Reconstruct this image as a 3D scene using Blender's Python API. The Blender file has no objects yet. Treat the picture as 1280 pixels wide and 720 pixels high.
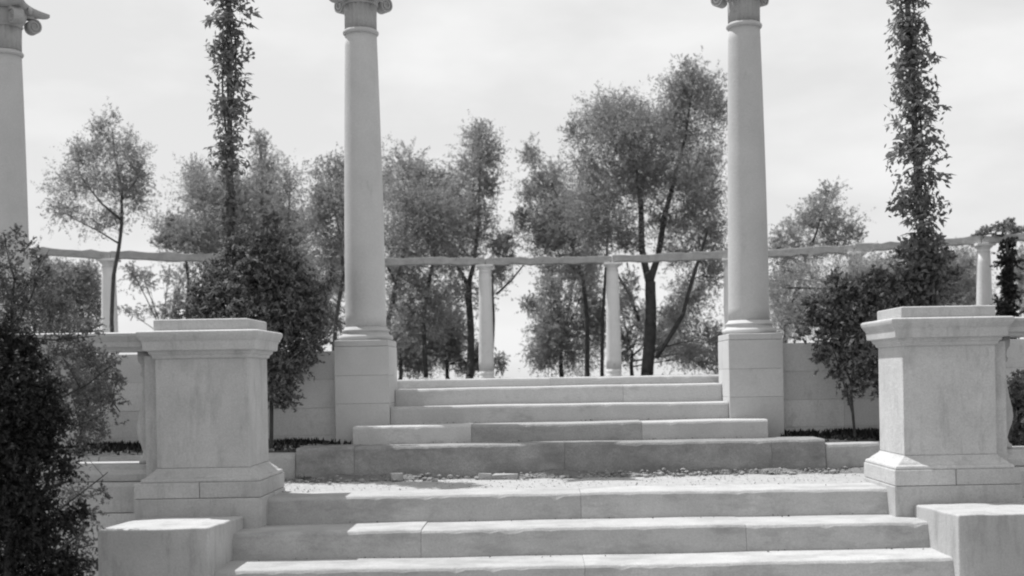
import bpy, bmesh, math, random
import numpy as np
from mathutils import Matrix, Vector

# ------------------------------------------------------------------ camera, light, exposure
S = bpy.context.scene
COL = S.collection
EYE = 0.662                                   # camera height over the gravel landing (z = 0)
cam_d = bpy.data.cameras.new('camera')
cam_d.sensor_width = 36.0
cam_d.lens = 1542.0 / 1280.0 * 36.0
cam_d.shift_x = -30.9 / 1280.0                # a view camera with a raised front
cam_d.shift_y = 109.5 / 1280.0
cam_d.clip_end = 3000.0
cam_d.clip_start = 0.05
cam_d.dof.use_dof = True
cam_d.dof.focus_distance = 7.6
cam_d.dof.aperture_fstop = 3.6
cam = bpy.data.objects.new('camera', cam_d)
COL.objects.link(cam)
cam.matrix_world = Matrix.Translation((0, 0, EYE)) @ Matrix.Rotation(math.radians(90), 4, 'X') @ Matrix.Rotation(math.radians(-1.0), 4, 'Z')
S.camera = cam

SUN_DIR = Vector((-0.41, 0.245, 0.88)).normalized()       # towards the sun: high, left, behind the steps
SUN_EL = math.asin(SUN_DIR.z)
SUN_AZ = math.atan2(SUN_DIR.x, SUN_DIR.y)                # from +Y towards +X
sun_d = bpy.data.lights.new('sun', 'SUN')
sun_d.energy = 3.9
sun_d.angle = math.radians(0.53)
sun_d.color = (1.0, 1.0, 1.0)                            # a monochrome photograph
sun = bpy.data.objects.new('sun', sun_d)
COL.objects.link(sun)
sun.rotation_euler = SUN_DIR.to_track_quat('Z', 'Y').to_euler()
sun.location = (-6, 6, 14)

W = bpy.data.worlds.new('World')
S.world = W
W.use_nodes = True
nt = W.node_tree
nt.nodes.clear()
def wn(t, **k):
    n = nt.nodes.new(t)
    for a, v in k.items(): setattr(n, a, v)
    return n
sky = wn('ShaderNodeTexSky', sky_type='NISHITA', sun_disc=False)
sky.sun_elevation = SUN_EL
sky.sun_rotation = SUN_AZ
sky.air_density = 1.0
sky.dust_density = 1.5
sky.ozone_density = 1.0
bw = wn('ShaderNodeRGBToBW')
nt.links.new(sky.outputs[0], bw.inputs[0])
# thin high overcast with faint clouds, all grey as the plate saw it
geo = wn('ShaderNodeTexCoord')
mp = wn('ShaderNodeMapping')
mp.inputs['Scale'].default_value = (1.0, 1.0, 2.6)
nt.links.new(geo.outputs['Generated'], mp.inputs['Vector'])
nz = wn('ShaderNodeTexNoise')
nz.inputs['Scale'].default_value = 5.0
nz.inputs['Detail'].default_value = 7.0
nz.inputs['Roughness'].default_value = 0.52
nt.links.new(mp.outputs[0], nz.inputs['Vector'])
rmp = wn('ShaderNodeMapRange')
rmp.inputs[1].default_value = 0.44; rmp.inputs[2].default_value = 0.68
rmp.inputs[3].default_value = 6.2; rmp.inputs[4].default_value = 7.2
nt.links.new(nz.outputs[0], rmp.inputs[0])
mx = wn('ShaderNodeMix', data_type='FLOAT')
mx.inputs[0].default_value = 0.88
nt.links.new(bw.outputs[0], mx.inputs[2])
nt.links.new(rmp.outputs[0], mx.inputs[3])
bg = wn('ShaderNodeBackground')
bg.inputs['Strength'].default_value = 0.10
nt.links.new(mx.outputs[0], bg.inputs['Color'])
wo = wn('ShaderNodeOutputWorld')
nt.links.new(bg.outputs[0], wo.inputs[0])

S.view_settings.view_transform = 'Standard'
S.view_settings.look = 'None'
S.view_settings.exposure = 0.42
S.view_settings.gamma = 1.0
S.cycles.filter_width = 2.1
S.cycles.max_bounces = 6
S.cycles.transparent_max_bounces = 8

# ------------------------------------------------------------------ materials
def mat(name, nodes_fn):
    m = bpy.data.materials.new(name)
    m.use_nodes = True
    t = m.node_tree
    t.nodes.clear()
    out = t.nodes.new('ShaderNodeOutputMaterial')
    nodes_fn(t, out)
    return m
def N(t, kind, **k):
    n = t.nodes.new(kind)
    for a, v in k.items(): setattr(n, a, v)
    return n
def grey(v): return (v, v, v, 1)

def stone(name, lo, hi, scale=3.0, stain=0.0, stain_v=0.14, streak=(1, 1, 1), bump=0.25, rough=0.9, fleck=0.12):
    def f(t, out):
        L = t.links
        tc = N(t, 'ShaderNodeTexCoord'); oi = N(t, 'ShaderNodeObjectInfo')
        ad = N(t, 'ShaderNodeVectorMath', operation='MULTIPLY_ADD')
        cmb = N(t, 'ShaderNodeCombineXYZ')
        for i in range(3): L.new(oi.outputs['Random'], cmb.inputs[i])
        ad.inputs[1].default_value = (37, 53, 71)
        L.new(cmb.outputs[0], ad.inputs[0]); L.new(tc.outputs['Object'], ad.inputs[2])
        n1 = N(t, 'ShaderNodeTexNoise'); n1.inputs['Scale'].default_value = scale; n1.inputs['Detail'].default_value = 8; n1.inputs['Roughness'].default_value = .62
        L.new(ad.outputs[0], n1.inputs['Vector'])
        r1 = N(t, 'ShaderNodeMapRange'); r1.inputs[1].default_value = .3; r1.inputs[2].default_value = .7
        r1.inputs[3].default_value = lo; r1.inputs[4].default_value = hi
        L.new(n1.outputs[0], r1.inputs[0])
        # each piece a little lighter or darker than its neighbour
        rv = N(t, 'ShaderNodeMapRange'); rv.inputs[3].default_value = .93; rv.inputs[4].default_value = 1.06
        L.new(oi.outputs['Random'], rv.inputs[0])
        m0 = N(t, 'ShaderNodeMath', operation='MULTIPLY'); L.new(r1.outputs[0], m0.inputs[0]); L.new(rv.outputs[0], m0.inputs[1])
        # grain
        n2 = N(t, 'ShaderNodeTexNoise'); n2.inputs['Scale'].default_value = 120; n2.inputs['Detail'].default_value = 3
        L.new(ad.outputs[0], n2.inputs['Vector'])
        r2 = N(t, 'ShaderNodeMapRange'); r2.inputs[1].default_value = .3; r2.inputs[2].default_value = .7
        r2.inputs[3].default_value = 1 - fleck; r2.inputs[4].default_value = 1 + fleck
        L.new(n2.outputs[0], r2.inputs[0])
        m1 = N(t, 'ShaderNodeMath', operation='MULTIPLY'); L.new(m0.outputs[0], m1.inputs[0]); L.new(r2.outputs[0], m1.inputs[1])
        last = m1.outputs[0]
        if stain:
            sc = N(t, 'ShaderNodeVectorMath', operation='MULTIPLY'); sc.inputs[1].default_value = streak
            L.new(ad.outputs[0], sc.inputs[0])
            n3 = N(t, 'ShaderNodeTexNoise'); n3.inputs['Scale'].default_value = 4.5; n3.inputs['Detail'].default_value = 10; n3.inputs['Roughness'].default_value = .74; n3.inputs['Distortion'].default_value = 0
            L.new(sc.outputs[0], n3.inputs['Vector'])
            r3 = N(t, 'ShaderNodeMapRange'); r3.inputs[1].default_value = .64 - .34 * min(stain, 1); r3.inputs[2].default_value = .78 - .22 * min(stain, 1)
            L.new(n3.outputs[0], r3.inputs[0])
            mm = N(t, 'ShaderNodeMath', operation='MULTIPLY'); mm.inputs[1].default_value = .7
            L.new(r3.outputs[0], mm.inputs[0])
            mi = N(t, 'ShaderNodeMix', data_type='FLOAT'); mi.inputs[3].default_value = stain_v
            L.new(mm.outputs[0], mi.inputs[0]); L.new(last, mi.inputs[2])
            last = mi.outputs[0]
        p = N(t, 'ShaderNodeBsdfPrincipled'); p.inputs['Roughness'].default_value = rough
        p.inputs['Specular IOR Level'].default_value = .2
        L.new(last, p.inputs['Base Color'])
        n4 = N(t, 'ShaderNodeTexNoise'); n4.inputs['Scale'].default_value = 45; n4.inputs['Detail'].default_value = 8
        L.new(ad.outputs[0], n4.inputs['Vector'])
        n5 = N(t, 'ShaderNodeTexNoise'); n5.inputs['Scale'].default_value = 170; n5.inputs['Detail'].default_value = 4
        L.new(ad.outputs[0], n5.inputs['Vector'])
        r5 = N(t, 'ShaderNodeMapRange'); r5.inputs[1].default_value = .30; r5.inputs[2].default_value = .42; r5.inputs[4].default_value = .5
        L.new(n5.outputs[0], r5.inputs[0])
        a5 = N(t, 'ShaderNodeMath', operation='ADD'); L.new(n4.outputs[0], a5.inputs[0]); L.new(r5.outputs[0], a5.inputs[1])
        b = N(t, 'ShaderNodeBump'); b.inputs['Strength'].default_value = bump; b.inputs['Distance'].default_value = .008
        L.new(a5.outputs[0], b.inputs['Height']); L.new(b.outputs[0], p.inputs['Normal'])
        L.new(p.outputs[0], out.inputs[0])
    return mat(name, f)

def leafy(name, lo, hi, trans=.35, rough=.6):
    def f(t, out):
        L = t.links
        g = N(t, 'ShaderNodeNewGeometry')
        r = N(t, 'ShaderNodeMapRange'); r.inputs[3].default_value = lo; r.inputs[4].default_value = hi
        L.new(g.outputs['Random Per Island'], r.inputs[0])
        p = N(t, 'ShaderNodeBsdfPrincipled'); p.inputs['Roughness'].default_value = rough; p.inputs['Specular IOR Level'].default_value = .3
        L.new(r.outputs[0], p.inputs['Base Color'])
        tr = N(t, 'ShaderNodeBsdfTranslucent'); L.new(r.outputs[0], tr.inputs['Color'])
        m = N(t, 'ShaderNodeMixShader'); m.inputs[0].default_value = trans
        L.new(p.outputs[0], m.inputs[1]); L.new(tr.outputs[0], m.inputs[2]); L.new(m.outputs[0], out.inputs[0])
    return mat(name, f)

def earth(name, lo, hi, scale, bump=.6, dist=.02):
    def f(t, out):
        L = t.links
        tc = N(t, 'ShaderNodeTexCoord')
        n1 = N(t, 'ShaderNodeTexNoise'); n1.inputs['Scale'].default_value = scale; n1.inputs['Detail'].default_value = 10; n1.inputs['Roughness'].default_value = .65
        L.new(tc.outputs['Object'], n1.inputs['Vector'])
        r = N(t, 'ShaderNodeMapRange'); r.inputs[1].default_value = .3; r.inputs[2].default_value = .7; r.inputs[3].default_value = lo; r.inputs[4].default_value = hi
        L.new(n1.outputs[0], r.inputs[0])
        v = N(t, 'ShaderNodeTexVoronoi'); v.inputs['Scale'].default_value = 70
        L.new(tc.outputs['Object'], v.inputs['Vector'])
        b = N(t, 'ShaderNodeBump'); b.inputs['Strength'].default_value = bump; b.inputs['Distance'].default_value = dist
        L.new(v.outputs['Distance'], b.inputs['Height'])
        p = N(t, 'ShaderNodeBsdfPrincipled'); p.inputs['Roughness'].default_value = 1; p.inputs['Specular IOR Level'].default_value = .1
        L.new(r.outputs[0], p.inputs['Base Color']); L.new(b.outputs[0], p.inputs['Normal']); L.new(p.outputs[0], out.inputs[0])
    return mat(name, f)

M = {}
M['pier'] = stone('pier_limestone', .41, .51, 4.5, stain=.36, stain_v=.29, streak=(2.6,2.6,.6), bump=.5, fleck=.10)
M['column'] = stone('column_limestone', .42, .50, 2.2, stain=.12, stain_v=.30, streak=(1.6, 1.6, .5), fleck=.06)
M['capital'] = stone('capital_limestone', .32, .40, 5.0, stain=.3, stain_v=.20, fleck=.08)
M['step'] = stone('step_limestone', .36, .45, 5, stain=.45, stain_v=.22, streak=(.6, 1, 1.6), bump=.35, fleck=.10)
M['step_up'] = stone('upper_step_limestone', .41, .50, 3.5, stain=.22, stain_v=.22, streak=(.7, 1, 1.5), bump=.3, fleck=.09)
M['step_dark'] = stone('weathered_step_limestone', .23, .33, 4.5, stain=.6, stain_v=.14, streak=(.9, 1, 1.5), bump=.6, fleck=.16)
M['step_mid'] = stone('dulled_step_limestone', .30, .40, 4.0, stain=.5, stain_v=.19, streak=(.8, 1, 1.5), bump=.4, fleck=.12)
M['block'] = stone('cheek_block_limestone', .36, .45, 3.0, stain=.42, stain_v=.23, streak=(2.2, 2.2, .5), bump=.35, fleck=.09)
M['wall'] = stone('wall_limestone', .52, .60, 3.0, stain=.2, stain_v=.30, streak=(1.5, 1, .7), bump=.4, fleck=.10)
M['kerb'] = stone('kerb_limestone', .34, .44, 5.0, stain=.3, stain_v=.2, bump=.5, fleck=.12)
M['rubble'] = stone('rubble_stone', .18, .42, 9.0, bump=.8, fleck=.2)
M['rear'] = stone('rear_column_plaster', .60, .72, 2.0, stain=.15, stain_v=.3, fleck=.05)
M['beam'] = stone('weathered_beam', .32, .46, 6.0, stain=.3, stain_v=.18, streak=(1, 1, 3), bump=.6, fleck=.2)
M['bark'] = stone('bark', .05, .10, 9.0, bump=1.0, fleck=.25)
M['pole'] = stone('pole_wood', .07, .12, 9.0, bump=.8, fleck=.2)
M['gravel'] = earth('gravel', .30, .42, 22, .3, .005)
M['chips'] = earth('gravel_chips', .22, .40, 30, .2, .004)
M['soil'] = earth('soil', .05, .11, 9)
M['ground'] = earth('dry_ground', .14, .26, 1.5)
M['leaf_tree'] = leafy('tree_leaf', .19, .40, .44)
M['leaf_far'] = leafy('far_tree_leaf', .24, .42, .45)
M['leaf_shrub'] = leafy('shrub_leaf', .08, .30, .42)
M['leaf_bush'] = leafy('dark_bush_leaf', .006, .05, .2)
M['leaf_wisp'] = leafy('pale_twig_leaf', .10, .22, .35)
M['leaf_vine'] = leafy('vine_leaf', .10, .26, .42)
M['grass'] = leafy('dry_grass', .10, .30, .3)

# ------------------------------------------------------------------ mesh helpers
class MB:
    def __init__(s): s.v = []; s.f = []
    def add(s, vs, fs):
        b = len(s.v); s.v.extend([tuple(p) for p in vs]); s.f.extend([tuple(b + i for i in q) for q in fs]); return s
    def box(s, x0, x1, y0, y1, z0, z1):
        return s.add([(x0,y0,z0),(x1,y0,z0),(x1,y1,z0),(x0,y1,z0),(x0,y0,z1),(x1,y0,z1),(x1,y1,z1),(x0,y1,z1)],
                     [(3,2,1,0),(4,5,6,7),(0,1,5,4),(1,2,6,5),(2,3,7,6),(3,0,4,7)])
    def loft_rect(s, x0, x1, y0, y1, prof):
        """prof: (outward offset, z) from bottom to top"""
        vs = []
        for o, z in prof: vs += [(x0-o,y0-o,z),(x1+o,y0-o,z),(x1+o,y1+o,z),(x0-o,y1+o,z)]
        fs = [(3,2,1,0)]
        for k in range(len(prof)-1):
            a = 4*k
            for i in range(4): fs.append((a+i, a+(i+1)%4, a+4+(i+1)%4, a+4+i))
        e = 4*(len(prof)-1); fs.append((e,e+1,e+2,e+3))
        return s.add(vs, fs)
    def lathe(s, prof, cx=0, cy=0, n=32, flute=None, lean=(0,0)):
        """prof: (radius, z); flute = (count, depth)"""
        vs = []
        for r, z in prof:
            for i in range(n):
                a = 2*math.pi*i/n
                rr = r
                if flute: rr = r - flute[1]*(.5-.5*math.cos(a*flute[0]))
                vs.append((cx+rr*math.cos(a)+lean[0]*z, cy+rr*math.sin(a)+lean[1]*z, z))
        fs = [tuple(range(n-1,-1,-1))]
        for k in range(len(prof)-1):
            for i in range(n): fs.append((k*n+i, k*n+(i+1)%n, (k+1)*n+(i+1)%n, (k+1)*n+i))
        e = (len(prof)-1)*n; fs.append(tuple(range(e, e+n)))
        return s.add(vs, fs)
    def tube(s, pts, radii, n=6):
        pts = [Vector(p) for p in pts]; vs = []; up = Vector((.31,.17,.93))
        for k, p in enumerate(pts):
            d = (pts[min(k+1,len(pts)-1)] - pts[max(k-1,0)])
            d = d.normalized() if d.length > 1e-9 else Vector((0,0,1))
            a = d.cross(Vector((0,1,.1)) if abs(d.y) < .8 else Vector((1,0,0))).normalized(); b = d.cross(a)
            for i in range(n):
                t = 2*math.pi*i/n
                vs.append(p + (a*math.cos(t) + b*math.sin(t))*radii[k])
        fs = [tuple(range(n-1,-1,-1))]
        for k in range(len(pts)-1):
            for i in range(n): fs.append((k*n+i, k*n+(i+1)%n, (k+1)*n+(i+1)%n, (k+1)*n+i))
        e = (len(pts)-1)*n; fs.append(tuple(range(e, e+n)))
        return s.add(vs, fs)
    def build(s, name, m, parent=None, smooth=False, bevel=0.0, seg=2):
        off = root_loc(parent)
        me = bpy.data.meshes.new(name)
        me.from_pydata([(x-off[0], y-off[1], z-off[2]) for x, y, z in s.v], [], s.f)
        bm = bmesh.new(); bm.from_mesh(me); bmesh.ops.recalc_face_normals(bm, faces=bm.faces); bm.to_mesh(me); bm.free()
        me.materials.append(m)
        if smooth: me.polygons.foreach_set('use_smooth', [True]*len(me.polygons))
        o = bpy.data.objects.new(name, me); COL.objects.link(o)
        if parent: o.parent = parent
        if bevel:
            b = o.modifiers.new('worn_edges', 'BEVEL'); b.width = bevel; b.segments = seg; b.limit_method = 'ANGLE'; b.angle_limit = math.radians(35)
        return o
def root_loc(p):
    x = y = z = 0.0
    while p: x += p.location.x; y += p.location.y; z += p.location.z; p = p.parent
    return (x, y, z)
def quads_obj(name, V, m, parent, nper=4):
    """V: (n, nper, 3) world points -> one mesh of n separate faces"""
    n = V.shape[0]; off = np.array(root_loc(parent))
    me = bpy.data.meshes.new(name)
    me.vertices.add(n*nper); me.loops.add(n*nper); me.polygons.add(n)
    me.vertices.foreach_set('co', (V - off).astype(np.float32).ravel())
    me.loops.foreach_set('vertex_index', np.arange(n*nper, dtype=np.int32))
    me.polygons.foreach_set('loop_start', np.arange(0, n*nper, nper, dtype=np.int32))
    me.polygons.foreach_set('loop_total', np.full(n, nper, dtype=np.int32))
    me.update(calc_edges=True)
    me.materials.append(m)
    o = bpy.data.objects.new(name, me); COL.objects.link(o)
    if parent: o.parent = parent
    o['kind'] = 'stuff'
    return o
def thing(name, label, cat, loc, group=None):
    o = bpy.data.objects.new(name, None); COL.objects.link(o)
    o.empty_display_size = .1; o.location = loc
    tag(o, label, cat, group); return o
def tag(o, label, cat, group=None):
    o['label'] = label; o['category'] = cat
    if group: o['group'] = group
    return o
def copy_tree(o, parent=None):
    c = o.copy(); COL.objects.link(c); c.parent = parent
    for ch in list(o.children): copy_tree(ch, c)
    return c
def structure(o): o['kind'] = 'structure'; return o

# ------------------------------------------------------------------ ground
def ground():
    rng = np.random.default_rng(3)
    xs = np.unique(np.concatenate([np.linspace(-900, -12, 12), np.linspace(-12, 12, 49), np.linspace(12, 900, 12)]))
    prof = [(-400,-.84), (-40,-.84), (-8,-.84), (0,-.84), (3,-.84), (5,-.84), (6.9,-.84), (6.95,-.16), (8.2,-.16), (8.5,.1), (9.2,.1), (9.3,.45), (9.61,.60), (9.9,.625), (12,.625), (16,.62), (24,.62), (40,.6), (80,.5), (200,.0), (1600,-8)]
    v = []; f = []
    for y, z in prof:
        for x in xs: v.append((x, y, z + (0 if abs(x) < 3.2 and -1 < y < 13 else rng.uniform(-.012, .012))))
    n = len(xs)
    for j in range(len(prof)-1):
        for i in range(n-1): f.append((j*n+i, j*n+i+1, (j+1)*n+i+1, (j+1)*n+i))
    mb = MB(); mb.v = v; mb.f = f
    structure(mb.build('ground', M['ground']))
ground()
def sheet(name, x0, x1, y0, y1, zf, m, nx=60, ny=12, seed=1, amp=.004):
    rng = np.random.default_rng(seed); mb = MB()
    for j in range(ny+1):
        for i in range(nx+1):
            y = y0+(y1-y0)*j/ny
            mb.v.append((x0+(x1-x0)*i/nx, y, zf(y)+rng.uniform(-amp, amp)))
    for j in range(ny):
        for i in range(nx): a = j*(nx+1)+i; mb.f.append((a, a+1, a+nx+2, a+nx+1))
    return structure(mb.build(name, m, smooth=True))
sheet('gravel_landing', -6.2, 6.6, 7.24, 7.99, lambda y: -.008 + .035*min(y-7.24, .4), M['gravel'], 120, 14, 5, .003)
sheet('planting_soil', -6.2, -1.41, 8.05, 8.66, lambda y: .165+.10*(y-8.05), M['soil'], 90, 14, 6, .012)
sheet('planting_soil', 1.72, 6.6, 8.05, 8.66, lambda y: .165+.10*(y-8.05), M['soil'], 90, 14, 7, .012)
mbp = MB().box(-1.5, 1.8, 9.62, 11.4, .60, .644)
structure(mbp.build('terrace_paving', M['step_up']))

def soil_line():
    r = random.Random(31); mb = MB(); n = 150
    for i in range(n+1):
        x = -1.75+3.85*i/n; w = .05+.045*math.sin(x*4.1)+r.uniform(0,.05); h = .022+.012*math.sin(x*5.3+1)+.008*math.sin(x*13)+r.uniform(0,.007)
        mb.v += [(x, 7.985, h+.012), (x, 7.95-.3*w, h), (x, 7.95-w, .006)]
    for i in range(n):
        for k in range(2): a = 3*i+k; mb.f.append((a, a+1, a+4, a+3))
    structure(mb.build('soil_line', M['ground']))
soil_line()

# ------------------------------------------------------------------ the steps
def slab(x0, x1, yf, yb, z0, z1, batter, seed, nose=.013, chip=.007):
    """one step stone: rounded, slightly chipped front edge, battered riser"""
    rng = random.Random(seed)
    n = max(3, int((x1-x0)/.045)); mb = MB(); ring = 7
    ph = [rng.uniform(0, 6.28) for _ in range(3)]
    for i in range(n+1):
        u = i/n; x = x0+(x1-x0)*u
        wob = .0025*math.sin(x*2.1+ph[0]) + .0012*math.sin(x*7.3+ph[1])
        c = nose + max(0, rng.gauss(0, chip)) * (1 if rng.random() < .4 else .3)
        zt = z1 + wob; yy = yf + .0014*math.sin(x*5+ph[2])
        mb.v += [(x, yb, z0), (x, yy-batter, z0), (x, yy-batter*.15, zt-c*1.1), (x, yy+c*.22, zt-c*.4), (x, yy+c*.6, zt-c*.1), (x, yy+c*1.3, zt), (x, yb, zt)]
    for i in range(n):
        for k in range(ring): a = i*ring+k; b = i*ring+(k+1)%ring; mb.f.append((a, b, b+ring, a+ring))
    mb.f.append(tuple(range(ring))); mb.f.append(tuple(range(n*ring+ring-1, n*ring-1, -1)))
    return mb
def flight(root, rows):
    sd = 11
    for xs, yf, yb, z0, z1, bat, mats in rows:
        for i in range(len(xs)-1):
            m = mats[i % len(mats)] if isinstance(mats, list) else mats
            slab(xs[i]+.0008, xs[i+1]-.0008, yf, yb, z0, z1, bat, sd).build('step_stone', M[m], root)
            sd += 7
low = thing('stone_steps', 'lower flight of wide pale stone steps between the two piers and square end blocks', 'steps', (.21, 6.5, -.84))
flight(low, [
    ([-1.70,.235,2.12], 6.92, 7.26, -.150, 0.0, .03, 'step'),
    ([-1.70,-.625,1.09,2.12], 6.517, 6.88, -.287, -.144, .028, 'step'),
    ([-1.70,.222,2.12], 6.129, 6.48, -.43, -.282, .028, 'step'),
    ([-1.70,-.9,.9,2.12], 5.74, 6.09, -.57, -.422, .028, 'step'),
    ([-1.70,0.0,2.12], 5.35, 5.70, -.71, -.562, .028, 'step'),
    ([-1.70,-.5,.8,2.12], 4.96, 5.31, -.845, -.702, .028, 'step')])
up = thing('stone_steps', 'upper flight of low stone steps rising between the two tall columns', 'steps', (.15, 8.5, 0))
flight(up, [
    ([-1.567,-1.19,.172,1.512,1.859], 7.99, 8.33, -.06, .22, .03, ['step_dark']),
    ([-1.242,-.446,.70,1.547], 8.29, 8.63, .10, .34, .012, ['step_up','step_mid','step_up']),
    ([-1.022,1.332], 8.59, 8.93, .22, .458, .012, 'step_up'),
    ([-1.022,.62,1.332], 8.89, 9.30, .34, .582, .012, 'step_up'),
    ([-1.50,.1,1.80], 9.25, 9.60, .50, .6446, .006, 'step_up')])

# kerbs of the two planting beds
def kerb(x0, x1, label, seed):
    t = thing('bed_kerb', label, 'kerb', ((x0+x1)/2, 8.03, 0))
    n = max(2, int((x1-x0)/.62)); rng = random.Random(seed)
    xs = [x0+(x1-x0)*i/n + (rng.uniform(-.05,.05) if 0 < i < n else 0) for i in range(n+1)]
    for i in range(n):
        slab(xs[i]+.002, xs[i+1]-.002, 7.995+rng.uniform(-.006,.006), 8.11, -.05, .188+rng.uniform(-.006,.004), .012, seed+i, .02, .012).build('kerb_stone', M['kerb'], t)
kerb(-6.2, -1.572, 'low stone kerb of the planting bed left of the upper steps', 40)
kerb(1.864, 6.6, 'low stone kerb of the planting bed right of the upper steps', 60)

# ------------------------------------------------------------------ walls of the upper terrace
def ashlar(t, x0, x1, y0, y1, courses, length, seed, m, part='wall_stone', first=None):
    rng = random.Random(seed)
    MB().box(x0+.02, x1-.02, y0+.03, y1-.03, courses[0][0], courses[-1][1]-.03).build('wall_core', m, t)
    for k, (z0, z1) in enumerate(courses):
        x = x0; row = []
        while x < x1 - .05:
            w = length*rng.uniform(.75, 1.25) * (.55 if x == x0 and k % 2 else 1)
            e = x1 if x + w > x1 - .22 else x + w
            row.append((x, e)); x = e
        for a, b in row:
            p = rng.uniform(0, .0016)
            MB().box(a+.0006, b-.0006, y0-p, y1, z0+.0006, z1-.0006).build(part, m, t, bevel=.0015)
wl = thing('garden_wall', 'pale stone wall left of the columns, shaded by the big shrub', 'wall', (-3.8, 8.8, .1))
ashlar(wl, -6.2, -1.405, 8.66, 8.92, [(.08,.27),(.27,.46),(.46,.66),(.66,.86)], .72, 5, M['wall'])
wr = thing('garden_wall', 'pale stone wall right of the columns, behind the small shrub with a bare stem', 'wall', (4.1, 8.8, .1))
ashlar(wr, 1.715, 6.6, 8.66, 8.92, [(.08,.27),(.27,.46),(.46,.66),(.66,.86)], .72, 9, M['wall'])

# ------------------------------------------------------------------ tall columns
def volute(mb, ang, z, r=.060, reach=.205, w=.038):
    """a scroll standing in the plane of the diagonal"""
    d = Vector((math.cos(ang), math.sin(ang), 0)); s = Vector((-d.y, d.x, 0))
    c = d*(reach) + Vector((0,0,z))
    # solid drum with a raised spiral band
    n = 20
    vs = []
    for side in (-1, 1):
        for i in range(n):
            a = 2*math.pi*i/n; vs.append(c + (d*math.cos(a)+Vector((0,0,1))*math.sin(a))*r*.86 + s*side*w*.8)
    fs = [tuple(range(n-1,-1,-1)), tuple(range(n, 2*n))] + [(i,(i+1)%n,n+(i+1)%n,n+i) for i in range(n)]
    mb.add(vs, fs)
    band = []; turns = 2.1; k = 44
    for i in range(k+1):
        u = i/k; a = math.pi*.5 - u*turns*2*math.pi; rr = r*(1-.80*u)
        band.append((a, rr))
    vs = []; bw_ = .0075
    for a, rr in band:
        e = d*math.cos(a) + Vector((0,0,1))*math.sin(a)
        for q, ss in ((rr+bw_*.4, -w), (rr+bw_*.4, w), (rr-bw_, w), (rr-bw_, -w)): vs.append(c + e*q + s*ss)
    fs = []
    for i in range(k):
        for j in range(4): fs.append((4*i+j, 4*i+(j+1)%4, 4*i+4+(j+1)%4, 4*i+4+j))
    fs += [(0,1,2,3), (4*k+3,4*k+2,4*k+1,4*k)]
    mb.add(vs, fs)
    # the neck of the scroll running back to the bell
    a0 = Vector((0,0,z+r*.98)); a1 = c + Vector((0,0,r*.9))
    q = s*w*.95; h = Vector((0,0,.022))
    mb.add([a0-q, a0+q, a1+q, a1-q, a0-q+h, a0+q+h, a1+q+h, a1-q+h], [(0,1,2,3),(7,6,5,4),(0,4,5,1),(1,5,6,2),(2,6,7,3),(3,7,4,0)])

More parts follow.
